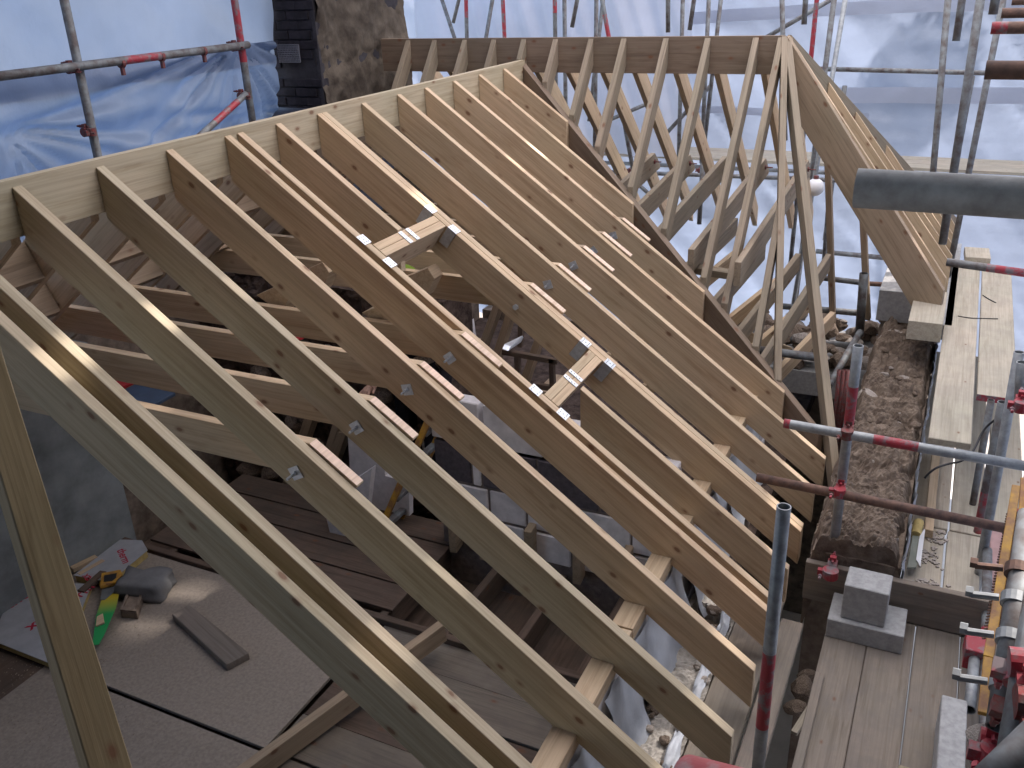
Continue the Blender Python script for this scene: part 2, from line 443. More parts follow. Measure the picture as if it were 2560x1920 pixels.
# trimmers (doubled) with metal straps
def slab(name, x0, x1, y0, y1, mat, dep=0.15, par=roof, lift=0.0):
    n = V((-TA, 0, -1)).normalized()
    P = [V((x0, y0, ztop(x0) + lift)), V((x1, y0, ztop(x1) + lift))]
    P += [P[1] + n * dep, P[0] + n * dep]
    return prism(name, P, (0, y1 - y0, 0), mat, par, grain=(0, 1, 0))
def plate(xc, yc, lx, ly, par, lift=0.003, holes=((-.3, -.3), (.3, -.3), (-.3, .3), (.3, .3), (0, 0), (-.3, 0.0), (.3, 0.05)), side=None):
    """flat perforated plate lying on the roof plane"""
    u = V((1, 0, -TA)).normalized(); v = V((0, 1, 0)); n = V((TA, 0, 1)).normalized()
    m = frame(V((xc, yc, ztop(xc))) + n * lift, u, v)
    bm = bmesh.new()
    I = Matrix.Identity(4)
    box_bm(bm, I, (-lx / 2, -ly / 2, 0), (lx / 2, ly / 2, 0.0018))
    for hx, hy in holes:
        cyl_bm(bm, (hx * lx, hy * ly, 0.001), (hx * lx, hy * ly, 0.0026), 0.0035, 6, 1)
    if side:
        box_bm(bm, I, (-lx / 2, side * ly / 2 - 0.001, -0.11), (lx / 2, side * ly / 2 + 0.001, 0.0018))
    return finish('hanger_plate', bm, [ZINC, DARKBOLT], m, par)
for (xa, lab) in ((-2.645, 'u'), (-1.705, 'l')):
    for k in range(2):
        tr = slab('trimmer', xa + k * 0.0385, xa + 0.037 + k * 0.0385, 3.745, 4.366, PINE, 0.17)
    for (yy, dx) in ((3.718, -0.035), (3.718, 0.11), (4.393, -0.035), (4.393, 0.11)):
        plate(xa + dx, yy, 0.062, 0.058, roof, side=1 if yy < 4 else -1)
    for yy in (3.995, 4.065):
        plate(xa + 0.038, yy, 0.088, 0.03, roof, holes=((-.35, 0), (-.15, .2), (.1, -.2), (.3, 0)))
# wall plate under the rafters, in lengths
plt_ = thing('wall_plate', (-1.035, 3.5, -2.68), 'pale timber wall plate under the feet of the long rafters', 'wall plate')
for a, b in ((1.2, 3.02), (3.03, 5.4), (5.41, 6.0)):
    prism('plate_length', [(-1.085, a, -2.628), (-1.085, b, -2.628), (-1.085, b, -2.70), (-1.085, a, -2.70)], (0.1, 0, 0), PINE, plt_)
# small rolled offcuts / blocks sitting on the plate between rafter feet
for y in (4.0, 4.42, 4.85, 5.25, 5.62):
    pass

# ================================================================= rear hip roof frame (ridge along X at Y=7.35)
YB, ZB = 7.35, -0.515
TN, TF = 1.213, 0.869
OLDV = wood('dark_valley_wood', (0.22, 0.165, 0.125), (0.15, 0.105, 0.078), vary=0)
hip = thing('roof_frame', (-3.0, YB, -2.6), 'taller hipped roof frame behind with its ridge running to the apex on the right', 'roof frame')
prism('ridge_board', [(-4.86, YB - 0.02, ZB), (-1.31, YB - 0.02, ZB), (-1.31, YB - 0.02, -0.79), (-4.86, YB - 0.02, -0.79)], (0, 0.04, 0), OLDV, hip)
for k in range(2):
    pass
def stick(name, A, B, w, dv, mat, par, side=0.5):
    """stick from A to B with vertical depth dv at both ends"""
    A = V(A); B = V(B); u = (B - A); n = V((u.y, -u.x, 0)).normalized()
    o = n * (-w * side)
    return prism(name, [A + o, B + o, B + o - V((0, 0, dv)), A + o - V((0, 0, dv))], n * w, mat, par)
bx = [-1.335, -1.52, -1.885, -2.215, -2.56, -2.84, -3.15, -3.44, -3.72, -4.00, -4.30, -4.57]
for x in bx:
    # near slope: runs down to the valley of the front roof
    def zA(xx): return ztop(xx)
    ye = 7.21 - 0.603 * abs(x - XR)
    A = (x, YB - 0.022, ZB - 0.01); B = (x, ye + 0.03, ZB - TN * (YB - ye - 0.03))
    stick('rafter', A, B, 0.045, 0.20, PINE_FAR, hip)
    yf = 9.42
    stick('rafter', (x + 0.05, YB + 0.022, ZB - 0.01), (x + 0.05, yf, ZB - TF * (yf - YB)), 0.045, 0.20, PINE, hip)  # lighter pine on this slope, its light painted into the colour
# valley boards
vA = V((XR + 0.02, 7.20, ZR - 0.0)); 
def valley(sgn):
    xe = XR + sgn * 2.85
    A = V((XR + sgn * 0.0, 7.215, ZR - 0.01)); B = V((xe, 7.21 - 0.603 * 2.85, ztop(xe) - 0.01))
    return stick('valley_rafter', A, B, 0.05, 0.30, OLDV, hip)
valley(1)
pk = V((-1.31, YB, ZB))
# hip end: members fan out of the apex
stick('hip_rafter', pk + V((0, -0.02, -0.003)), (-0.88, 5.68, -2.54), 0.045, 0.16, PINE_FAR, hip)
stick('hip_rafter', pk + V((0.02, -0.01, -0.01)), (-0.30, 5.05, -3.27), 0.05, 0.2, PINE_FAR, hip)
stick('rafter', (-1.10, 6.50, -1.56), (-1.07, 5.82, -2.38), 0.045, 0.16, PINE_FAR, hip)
stick('hip_rafter', pk + V((0.02, 0.0, 0.0)), (0.03, 7.05, -2.25), 0.05, 0.42, PINE_D, hip)  # face coloured darker than the new pine to stand for its shade
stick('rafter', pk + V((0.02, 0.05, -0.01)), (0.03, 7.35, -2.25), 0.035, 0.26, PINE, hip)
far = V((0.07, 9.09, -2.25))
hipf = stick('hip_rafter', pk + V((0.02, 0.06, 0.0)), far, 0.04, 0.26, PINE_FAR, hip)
for yt in (7.72, 7.97, 8.27, 8.56, 8.90):
    t = (yt - YB) / (far.y - YB)
    S = pk.lerp(far, t)
    stick('rafter', (S.x, yt, S.z), (0.05, yt, -2.25), 0.03, 0.26, PINE, hip)
# ceiling joists across the hip roof (along Y) with bolts through their ends
for i, x in enumerate((-1.36, -1.74, -2.10, -2.45, -2.80)):
    x += 0.075
    yn = [6.0, 6.2, 6.35, 6.5, 6.75][i]
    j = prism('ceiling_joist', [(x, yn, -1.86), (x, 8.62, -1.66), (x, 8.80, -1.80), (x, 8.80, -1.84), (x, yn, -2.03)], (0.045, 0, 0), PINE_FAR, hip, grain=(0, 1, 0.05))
    bm = bmesh.new(); cyl_bm(bm, (0, 0, 0), (0.07, 0, 0), 0.006, 8); cyl_bm(bm, (0.0, 0, 0), (0.012, 0, 0), 0.022, 6)
    finish('bolt', bm, [COUP], Matrix.Translation((x + 0.046, 8.6, -1.74)), j)
# lower collars seen below
for i, (x0, y0, z0, x1, y1, z1) in enumerate(((-1.75, 6.2, -2.62, -1.45, 7.9, -2.25), (-1.45, 6.1, -2.72, -1.15, 7.9, -2.32), (-1.15, 6.2, -2.75, -0.9, 7.9, -2.30), (-2.1, 6.4, -2.45, -1.75, 8.1, -2.1))):
    stick('collar', (x0, y0, z0), (x1, y1, z1), 0.045, 0.15, PINE_FAR, hip)
for (x0, y0, z0, x1, y1, z1) in ((-1.95, 6.15, -2.95, -1.25, 7.6, -2.45), (-1.6, 6.1, -3.0, -0.95, 7.5, -2.55), (-1.25, 6.0, -3.05, -0.75, 7.3, -2.6), (-1.05, 7.3, -2.95, -1.75, 6.7, -2.5), (-2.3, 6.3, -2.8, -1.7, 7.9, -2.35)):
    stick('loose_timber', (x0, y0, z0), (x1, y1, z1), 0.045, 0.12, PINE, hip)
stick('binder', (-2.35, 6.45, -2.02), (-1.38, 6.38, -2.05), 0.10, 0.05, PINE_FAR, hip)
# props standing under the hip
for px, y0, y1, yy in ((2060, 392, 830, 8.3), (2146, 500, 800, 8.0)):
    a = at(px, y0, 1, yy); b = at(px + 14, y1, 1, yy)
    prism('post', [(a.x, yy, a.z), (b.x, yy, b.z), (b.x + 0.05, yy, b.z), (a.x + 0.05, yy, a.z)], (0, 0.09, 0), PINE_D, hip, grain=b - a)
exec_rest = True
# ================================================================= scaffold sheeting
def fold(p, seeds, amp):
    s = 0
    for (cx, cy, ang, w, a) in seeds:
        dx, dy = p[0] - cx, p[1] - cy
        r = math.hypot(dx, dy)
        th = math.atan2(dy, dx) - ang
        th = math.atan2(math.sin(th), math.cos(th))
        s += a * math.exp(-(th / w) ** 2) * min(1, r / 0.4) * math.exp(-r / 2.2)
    return s * amp

def ripple(x, y, sx, sy, k):
    return noise.noise(V((x * sx, y * sy, k)))
# left sheet, plane X = -5.22, Y 0.4..6.35, Z -3.4..2.2
tie = [(3.75, -0.75), (5.92, -0.40), (3.9, -1.15), (5.98, -0.95), (2.3, -0.62)]
seeds = []
rr = random.Random(3)
for (cy, cz) in tie:
    for k in range(17):
        a = -math.pi / 2 + (k - 8) * 0.2 + rr.uniform(-.08, .08)
        seeds.append((cy, cz, a, 0.025 + rr.random() * 0.05, rr.uniform(0.2, 1.0)))
def f_left(u, v):
    y = 0.4 + 5.95 * u; z = -3.4 + 2.95 * v
    d = fold((y, z), seeds, 0.11)
    lower = 1 / (1 + math.exp((z + 0.62) * 6))
    d += 0.06 * ripple(y + 0.5 * z, z, 2.2, 1.2, 1) * (0.4 + lower) + 0.02 * ripple(y, z, 7, 3, 4)
    d += 0.10 * lower * math.sin(max(0, -0.62 - z) * 1.8)
    return V((-d, 0, 0))
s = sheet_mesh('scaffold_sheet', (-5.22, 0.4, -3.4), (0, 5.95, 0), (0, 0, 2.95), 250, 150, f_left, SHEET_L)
tag(s, 'blue translucent sheeting draped in folds behind the tubes on the left', 'sheeting')
ROOFS = sheetmat('roof_sheeting', (0.80, 0.80, 0.82), 0.85, (0.97, 0.95, 0.92))
tr_ = thing('temporary_roof', (-2, 6, 2.3), 'white sheeted temporary roof on scaffold tubes over the whole site', 'temporary roof')
ROOFD = sheetmat('dimming_roof_sheeting', (0.36, 0.38, 0.42), 0.55, (0.34, 0.35, 0.38))  # unseen left panel made dim to darken the loft below
ROOFM = sheetmat('half_dimming_roof_sheeting', (0.8, 0.79, 0.8), 0.8, (0.88, 0.85, 0.84))  # unseen panel toned between dim and bright for the light inside
px_ = [(-5.3, -3.35), (-3.34, -0.99), (-0.91, 0.74), (0.745, 2.0)]
for i, (xa, xb) in enumerate(px_):
    def fr(u, v, i=i, xa=xa, xb=xb):
        y = 2.6 + 11.0 * v
        return V((((0.075 - 0.085 * max(0, 1 - min(abs(y - 4.42) / 0.42, abs(y - 6.8) / 0.22, abs(y - 8.2) / 0.3)) ** 0.5) if (i == 1 and u > 0.99) else 0), 0, 0.05 * noise.noise(V((u * 3 + i, y * 0.9, 2)))))  # edge shaped with openings so sun patches reach the rafters
    sheet_mesh('roof_sheet', (xa, 2.6, 2.3), (xb - xa, 0, 0), (0, 11.0, 0), 24, 120, fr, (ROOFD, ROOFM, ROOFS, ROOFS)[i], parent=tr_)
box('light_block_panel', (-5.3, -2.3, 2.3), (2.0, 2.58, 2.32), LBLOCK, tr_)  # unseen dark panel added overhead to keep light off the rafter sides
for y in (-2.0, 1.0, 4.0, 7.0, 10.0, 13.0):
    tube('beam_tube', (-5.3, y, 2.22), (2.0, y, 2.22), 0.0242, GALV_D, tr_)
def f_rt(u, v):
    y = 2.3 + 11.3 * u; z = -6 + 8.3 * v
    return V((0.08 * ripple(y, z, 1.4, 0.6, 6), 0, 0))
s = sheet_mesh('scaffold_sheet', (2.0, 2.3, -6.0), (0, 11.3, 0), (0, 0, 8.2), 90, 50, f_rt, SHEET)
tag(s, 'white sheeting closing the right hand side of the scaffold', 'sheeting')
box('side_light_block_panel', (2.0, -2.3, -7.1), (2.03, 2.28, 2.29), LBLOCK, tr_)  # unseen dark panel added to cut light from the near right
def f_bk(u, v):
    return V((0, 0.08 * ripple(u * 7, v * 8, 1.4, 0.6, 6), 0))
s = box('brick_gable', (-5.3, -2.6, -7.1), (2.0, -2.3, 2.2), DARKST); tag(s, 'dark gable wall of the existing house behind the camera', 'wall')
SHEET_U = sheetmat('pale_blue_sheeting', (0.40, 0.46, 0.57), 0.6, (0.42, 0.49, 0.62))
def f_up(u, v):
    y = 0.4 + 6.0 * u; z = -0.62 + 2.82 * v
    return V((-0.04 * ripple(y + z, z, 1.5, 0.8, 1) - 0.05 * abs(ripple(y * 0.6 + z * 0.8, z - y * 0.3, 2.2, 0.5, 7)) - 0.015 * ripple(y, z, 8, 4, 4), 0, 0.03 * ripple(y, 0, 2, 1, 5) * (1 - v)))
s = sheet_mesh('scaffold_sheet', (-5.27, 0.4, -0.62), (0, 6.0, 0), (0, 0, 2.82), 150, 80, f_up, SHEET_U)
tag(s, 'pale blue upper sheet stretched above the ledger on the left', 'sheeting')
# far sheet plane Y = 13.5
def f_far(u, v):
    x = -9 + 12.5 * u; z = -5.6 + 8.6 * v
    d = 0.10 * ripple(x + z * 0.9, z, 1.6, 0.5, 2) + 0.05 * ripple(x + 0.9 * z, z * 0.4, 6, 1.2, 5) + 0.03 * ripple(x, z, 1, 9, 7)
    if z < -1.75: d += 0.12 * math.sin((z + 1.75) * 1.2) 
    return V((0, d, 0))
s = sheet_mesh('scaffold_sheet', (-9, 13.5, -5.6), (12.5, 0, 0), (0, 0, 8.6), 170, 110, f_far, SHEET)
tag(s, 'tall white debris sheeting stretched across the back beyond the hip roof', 'sheeting')
for (z, h, x0, x1, dz) in ((-0.86, 0.16, -5.0, 3.2, 0.12), (-1.80, 0.20, -2.2, 3.2, 0.03), (-2.02, 0.10, -6, -1.2, 0.05)):
    def fb(u, v, z=z, x0=x0, x1=x1, dz=dz):
        x = x0 + (x1 - x0) * u
        return V((0, 0.02 * ripple(x, v, 4, 3, 9), dz * math.sin(math.pi * u) + 0.02 * ripple(x, 0, 1, 1, 3)))
    b = sheet_mesh('reinforcing_band', (x0, 13.33, z), (x1 - x0, 0, 0.12 if z > -1 else 0), (0, 0, h), 60, 2, fb, SHEET_B, parent=s)
SHEET_W = sheetmat('bright_gathered_sheeting', (0.75, 0.78, 0.85), 0.55, (0.62, 0.66, 0.78))
# right hand far part of the enclosure, brighter gathered piece behind the chimney
def f_mid(u, v):
    x = -7.6 + 4.2 * u
    return V((0.0, 0.22 * ripple(u * 6 + v, v, 1.2, 0.7, 3) + 0.12 * ripple(u * 18 + v * 3, v, 1.3, 0.5, 8), -0.22 * math.sin(math.pi * u) * v))
s = sheet_mesh('scaffold_sheet', (-7.6, 12.2, -2.4), (4.2, 0, 0), (0, 0.3, 2.32), 110, 40, f_mid, SHEET_W)
tag(s, 'sagging bright white sheet gathered beside the chimney top, left of the far sheeting', 'sheeting')
# greenery glimpsed over it
tr = thing('tree', (-9.5, 17, -7.2), 'dark green tree glimpsed above the sagging sheet beside the chimney', 'tree')
bm = bmesh.new(); cyl_bm(bm, (0, 0, 0), (0.1, 0, 6.0), 0.16, 10, 0, 0.07)
finish('trunk', bm, OLDWOOD, Matrix.Translation((-9.5, 17, -7.2)), tr)
bm = bmesh.new(); r0 = random.Random(5)
for i in range(2600):
    a = r0.random() * 6.283; b = math.acos(r0.uniform(-1, 1)); q = 1.9 * r0.random() ** 0.4
    c = V((q * math.sin(b) * math.cos(a) * 1.2, q * math.sin(b) * math.sin(a), q * math.cos(b)))
    if noise.noise(c * 1.1) < -0.12: continue
    m = Matrix.Translation(c) @ Matrix.Rotation(r0.random() * 6, 4, V((r0.random(), r0.random(), r0.random())).normalized())
    vs = [bm.verts.new(m @ V(p)) for p in ((-.07, 0, 0), (0, .035, 0), (.08, 0, 0.01), (0, -.035, 0))]
    bm.faces.new(vs)
LEAF = plain('leaf_green', (0.05, 0.09, 0.05), 0.7, 0, 5, 0.4, 0)
finish('crown', bm, LEAF, Matrix.Translation((-9.4, 17, -0.4)), tr)

# ================================================================= chimney
CX0, CX1, CY0, CY1 = -5.49, -4.87, 6.42, 7.80
ch = thing('chimney', ((CX0 + CX1) / 2, (CY0 + CY1) / 2, -2.4), 'sooty brick chimney stack with a perforated vent and crumbling rendered side', 'chimney')
box('mortar_core', (CX0 + 0.012, CY0 + 0.012, -2.4), (CX1 - 0.03, CY1, 1.2), SOOTM, ch)
BRM = None
r1 = random.Random(11)
bm = bmesh.new(); box_bm(bm, Matrix.Identity(4), (0, 0, 0), (0.215, 0.10, 0.065)); bmesh.ops.bevel(bm, geom=bm.edges[:], offset=0.004, segments=1, affect='EDGES')
bmesh.ops.recalc_face_normals(bm, faces=bm.faces)
meB = bpy.data.meshes.new('brick'); bm.to_mesh(meB); bm.free(); meB.materials.append(BRICK)
bm = bmesh.new(); box_bm(bm, Matrix.Identity(4), (0, 0, 0), (0.102, 0.10, 0.065)); bmesh.ops.bevel(bm, geom=bm.edges[:], offset=0.004, segments=1, affect='EDGES')
bmesh.ops.recalc_face_normals(bm, faces=bm.faces)
meH = bpy.data.meshes.new('brick_half'); bm.to_mesh(meH); bm.free(); meH.materials.append(BRICK)
bm = bmesh.new(); box_bm(bm, Matrix.Identity(4), (0, 0, 0), (0.18, 0.10, 0.065)); bmesh.ops.bevel(bm, geom=bm.edges[:], offset=0.004, segments=1, affect='EDGES')
bmesh.ops.recalc_face_normals(bm, faces=bm.faces)
meQ = bpy.data.meshes.new('brick_cut'); bm.to_mesh(meQ); bm.free(); meQ.materials.append(BRICK)
def brick(me, x, z, off=0):
    o = bpy.data.objects.new('brick', me)
    link(o, ch, Matrix.Translation((x, CY0 - 0.004 + off, z)))
nz = int((0.3 - -1.35) / 0.075)
for k in range(nz + 1):
    z = -1.35 + k * 0.075
    lay = [(meB, 0.0), (meB, 0.225), (meQ, 0.44)] if k % 2 else [(meH, 0.0), (meB, 0.112), (meB, 0.337), ]
    if k % 2 == 0: lay = [(meH, 0.0), (meB, 0.1125), (meB, 0.3375)]
    for me, dx in lay:
        x = CX0 + dx
        if -0.79 < z + 0.03 < -0.60 and x + 0.2 > -5.27 and x < -5.03: continue
        brick(me, x, z, r1.uniform(-0.004, 0.005))
# vent grille
bm = bmesh.new()
VX0, VX1, VZ0, VZ1 = -5.265, -5.05, -0.625, -0.488
for i in range(14):
    x = VX0 + (VX1 - VX0) * i / 13; box_bm(bm, Matrix.Identity(4), (x - 0.0022, CY0 - 0.03, VZ0), (x + 0.0022, CY0 - 0.018, VZ1))
for i in range(9):
    z = VZ0 + (VZ1 - VZ0) * i / 8; box_bm(bm, Matrix.Identity(4), (VX0, CY0 - 0.032, z - 0.0022), (VX1, CY0 - 0.020, z + 0.0022))
finish('vent_grille', bm, [plain('dusty_vent', (0.26, 0.26, 0.30), 0.7, 0.2)], Matrix.Identity(4), ch)
# rendered side, rough
def f_r(u, v):
    y = CY0 + (CY1 - CY0) * u; z = -2.4 + 3.4 * v
    return V((0.05 * noise.noise(V((y * 2.5, z * 2.5, 0))) + 0.03 * noise.noise(V((y * 7, z * 7, 3))) + 0.012 * noise.noise(V((y * 20, z * 20, 3))), 0, 0))
rs = sheet_mesh('rendered_side', (CX1, CY0 - 0.0, -2.4), (0, CY1 - CY0, 0), (0, 0, 3.4), 70, 150, f_r, CHR, parent=ch)
tag(rs, 'crumbling buff render over stone on the side of the stack')
box('front_render_strip', (CX1 - 0.035, CY0 - 0.002, -1.4), (CX1 + 0.002, CY0 + 0.03, 0.6), SOOTM, ch)
# slates round the chimney foot
sr = thing('slate_roof', (-5.1, 6.1, -1.4), 'dark slate slope below the foot of the chimney', 'roof')
for r in range(5):
    for c in range(5):
        x = -5.35 + c * 0.30 + (r % 2) * 0.12; y = 6.38 - r * 0.22; z = -1.02 - r * 0.13
        prism('slate', [(x, y, z), (x + 0.285, y, z), (x + 0.285, y - 0.26, z - 0.145), (x, y - 0.26, z - 0.145)], (0, -0.003, 0.008), SLATE, sr)
prism('flashing', [(-5.5, 6.41, -1.0), (-4.5, 6.41, -1.0), (-4.5, 6.36, -1.2), (-5.5, 6.36, -1.2)], (0, -0.004, 0.008), plain('lead', (0.10, 0.105, 0.13), 0.5, 0.3), sr)

# ================================================================= left scaffold
ls = thing('scaffold', (-5.1, 3.8, -3.0), 'dull scaffold tubes with one red banded ledger against the blue sheeting on the left', 'scaffolding')
XS = -5.08
s1t = at(150, -60, 0, XS); s1b = at(248, 402, 0, XS); s1b2 = s1t + (s1b - s1t) * 1.9
tube('standard', s1t + V((0, 0, 0.8)) + (s1t - s1b).normalized() * 0.3, s1b2, 0.028, GALV_D, ls, reds=[(2.55, 2.85)])
s2t = at(580, -40, 0, XS); s2b = at(622, 240, 0, XS); s2b2 = s2t + (s2b - s2t) * 2
tube('standard', s2t + (s2t - s2b) * 1.5, s2b2, 0.028, GALV_D, ls, reds=[(1.0, 1.75)])
L0 = at(-250, 222, 0, XS + 0.05); L1 = at(620, 112, 0, XS + 0.05)
Lm = at(0, 190, 0, XS + 0.05)
d1 = (at(310, 155, 0, XS + 0.05) - L0).length; d2 = (at(400, 143, 0, XS + 0.05) - L0).length
tube('ledger', L0, L1, 0.027, GALV_D, ls, reds=[(d1, d2)])
coupler(at(183, 172, 0, XS), (0, 0, 1), (0, 1, 0), ls); coupler(at(592, 118, 0, XS), (0, 0, 1), (0, 1, 0), ls)
coupler(at(222, 330, 0, XS), (0, 0, 1), (0, 1, 0), ls); coupler(at(610, 240, 0, XS), (0, 0, 1), (0, 1, 0), ls)
for px, py in ((303, 158), (403, 142), (508, 128)):
    p = at(px, py, 0, XS + 0.05)
    bm = bmesh.new(); cyl_bm(bm, (0, -0.012, 0), (0, 0.012, 0), 0.032, 12); box_bm(bm, Matrix.Identity(4), (-0.01, -0.01, -0.075), (0.012, 0.01, -0.03))
    finish('sheeting_clip', bm, COUP, Matrix.Translation(p), ls)
b0 = at(615, 235, 0, XS + 0.03); b1 = at(440, 395, 0, XS + 0.03)
tube('brace', b0, b0 + (b1 - b0) * 1.4, 0.025, GALV_D, ls, reds=[(0.12, 0.42)])

# ================================================================= far scaffold and hanging tubes
fs = thing('scaffold', (-1.5, 11.5, -5.0), 'far scaffold of vertical tubes and ledgers between the hip roof and white sheeting', 'scaffolding')
def vt(x0, y0, x1, y1, Y, r=0.0242, mat=GALV_D, red=(), ext0=0.25, ext1=0.0, name='standard', par=fs):
    a = at(x0, y0, 1, Y); b = at(x1, y1, 1, Y); u = (b - a)
    a2 = a - u.normalized() * ext0; b2 = b + u.normalized() * ext1
    return tube(name, a2, b2, r, mat, par, reds=red, seg=12)
vt(1105, 0, 1134, 88, 10.6, ext1=1.5); vt(1147, 0, 1133, 57, 9.6, r=0.02, name='tube_end')
vt(1165, 0, 1167, 88, 10.6, ext1=1.5, red=[(0.1, 0.45)]); vt(1231, 0, 1216, 88, 10.6, ext1=1.5)
vt(1257, 0, 1261, 88, 10.4, ext1=1.5, red=[(0.1, 0.7)]); vt(1387, 0, 1388, 88, 10.0, ext1=1.5, red=[(0.1, 0.38)])
vt(1411, 0, 1412, 88, 10.2, ext1=1.5); vt(1443, 0, 1430, 68, 9.2, name='tube_end', r=0.022)
vt(1491, 0, 1490, 88, 10.2, ext1=1.5); vt(1505, 24, 1498, 84, 10.6, ext1=1.0); vt(1505, 0, 1521, 88, 10, ext1=1.6, red=[(0.4, 1.0)])
vt(1670, 0, 1670, 81, 9.0, name='tube_end', r=0.022); vt(1707, 0, 1697, 380, 10.6, ext1=0.4)
vt(1735, 0, 1724, 75, 9.2, name='tube_end', r=0.022); vt(1772, 0, 1768, 88, 10.6, ext1=1.4); vt(1802, 0, 1792, 88, 10.8, ext1=1.2)
vt(1955, 0, 1957, 88, 9.6, ext1=1.0); vt(2014, 0, 2010, 61, 9.2, name='tube_end', r=0.025)
vt(2042, 0, 2026, 160, 10.2, ext1=2.2, red=[(0.2, 1.1)]); vt(2085, 0, 2060, 195, 10.0, ext1=2.5, r=0.027); vt(2113, 0, 2078, 205, 9.8, ext1=2.5, mat=GALV)
vt(2076, 0, 1937, 81, 10.8, ext1=0.3, name='brace')
vt(2370, 0, 2333, 427, 8.6, ext1=1.0, mat=GALV_D, r=0.0265); vt(2405, 0, 2390, 102, 7.6, name='tube_end', r=0.026)
vt(2451, 0, 2384, 431, 6.9, ext1=0.5, mat=GALV_D, r=0.0275); vt(2430, 190, 2392, 395, 8.4, mat=GALV_D, ext0=0, name='tube_end')
vt(2508, 0, 2421, 435, 8.2, ext1=1.0, mat=GALV_D); vt(2488, 0, 2482, 36, 6.6, name='tube_end', r=0.026)
# ledgers, along X
def ht(x0, y0, x1, y1, Y, r=0.0242, mat=GALV_D, red=(), name='ledger', par=fs):
    return tube(name, at(x0, y0, 1, Y), at(x1, y1, 1, Y), r, mat, par, reds=red, seg=12)
ht(2040, 172, 2650, 187, 10.4); ht(1480, 428, 1985, 446, 10.3); ht(1985, 446, 2110, 452, 10.2)
ht(2040, 628, 2215, 645, 11.2, r=0.03); ht(2040, 693, 2165, 708, 8.6, r=0.0265, red=[(0.45, 0.8)]); ht(2150, 708, 2260, 714, 9.2, mat=RUST)
ht(1950, 765, 2150, 783, 8.4, r=0.03); ht(1950, 846, 2130, 866, 7.9, r=0.032); ht(1890, 874, 2040, 893, 6.6, r=0.032)
tube('brace', at(1660, 340, 1, 10.9), at(1780, 210, 1, 10.9), 0.024, GALV_D, fs, seg=10)
tube('brace', at(1500, 310, 1, 10.9), at(1640, 250, 1, 10.9), 0.024, GALV_D, fs, seg=10)
tube('brace', at(1560, 430, 1, 10.5), at(1640, 500, 1, 10.5), 0.024, GALV_D, fs, seg=10)
vt(1757, 405, 1748, 560, 9.6, r=0.026, ext0=0.1); vt(2075, 500, 2062, 600, 10.4, mat=GALV_D, ext0=1.2); vt(2092, 250, 2072, 500, 10.2, ext0=0.0, ext1=0.8)
for px, py, Y in ((1752, 425, 10), (1578, 425, 10.2), (2062, 172, 10.1), (2012, 440, 10)):
    coupler(at(px, py, 1, Y), (0, 0, 1), (1, 0, 0), fs)
# ladder beam end with open tube beside the hip: one post and raking tubes
vt(2160, 683, 2148, 840, 7.7, r=0.036, mat=GALV_D, ext0=0, ext1=0.0)
tube('brace', at(2150, 830, 1, 7.5), at(2072, 965, 1, 6.6), 0.026, GALV_D, fs)
for dx in (0, 12, 22):
    vt(2098 + dx, 925, 2084 + dx * 0.6, 1080 + dx, 6.2, r=0.014, mat=COUP, ext0=0, ext1=0.2, name='rod')
# ledge of boards far behind (walkway)
wb = []
def board(lo, hi, lab, mat=BOARD, name='scaffold_board', cat='scaffold board', group=None, rot=0, iron=True):
    o = box(name, lo, hi, mat, None, 0.004, rot=rot)
    tag(o, lab, cat, group); return o
for i, (y0, z0) in enumerate(((12.3, -2.40), (12.55, -2.40), (12.8, -2.40))):
    board((-5.2, y0, z0 - 0.04), (3.0, y0 + 0.235, z0), ['front board of the far walkway against the white sheeting', 'middle board of the far walkway against the white sheeting', 'back board of the far walkway against the white sheeting'][i], BOARD_L, group='boards of the far walkway')
tube('ledger', (-5.2, 12.2, -2.52), (3.0, 12.2, -2.47), 0.027, GALV_D, fs)
# low ledge and spill of stones under the far side of the hip
lw = box('concrete_ledge', (-1.75, 7.6, -3.5), (-0.35, 8.7, -3.28), CONC); tag(lw, 'grey ledge carrying the loose stones below the hip rafters', 'ledge')
def rock_mesh(seed, sub=2):
    bm = bmesh.new(); bmesh.ops.create_icosphere(bm, subdivisions=sub, radius=1)
    r = random.Random(seed); o = V((r.random() * 9, r.random() * 9, r.random() * 9))
    for v in bm.verts:
        n = noise.noise(v.co * 1.1 + o); v.co = V((v.co.x * 1.15, v.co.y * 0.9, v.co.z * 0.72)) * (1 + 0.45 * n)
        v.co += 0.06 * V((noise.noise(v.co * 4 + o), noise.noise(v.co * 4 + o * 2), noise.noise(v.co * 4 - o)))
    me = bpy.data.meshes.new('stone'); bm.to_mesh(me); bm.free(); return me
rocks = []
for s_ in range(6):
    me = rock_mesh(s_); me.materials.append(STONE if s_ % 3 else STONE_L); rocks.append(me)
def rock(P, s, par=None, name='stone'):
    o = bpy.data.objects.new(name, random.choice(rocks))
    m = Matrix.Translation(V(P)) @ Matrix.Rotation(random.random() * 6.3, 4, 'Z') @ Matrix.Rotation(random.uniform(-.5, .5), 4, 'X') @ Matrix.Scale(s, 4)
    o.data.materials[0] if o.data.materials else None
    return link(o, par, m)
pile = thing('rubble_pile', (-1.0, 8.2, -3.28), 'heap of loose rubble stones on the ledge below the hip rafters', 'rubble')
for i in range(130):
    rock((random.uniform(-1.65, -0.4), random.uniform(7.65, 8.6), -3.24 + random.random() * 0.16), random.uniform(0.03, 0.095), pile)
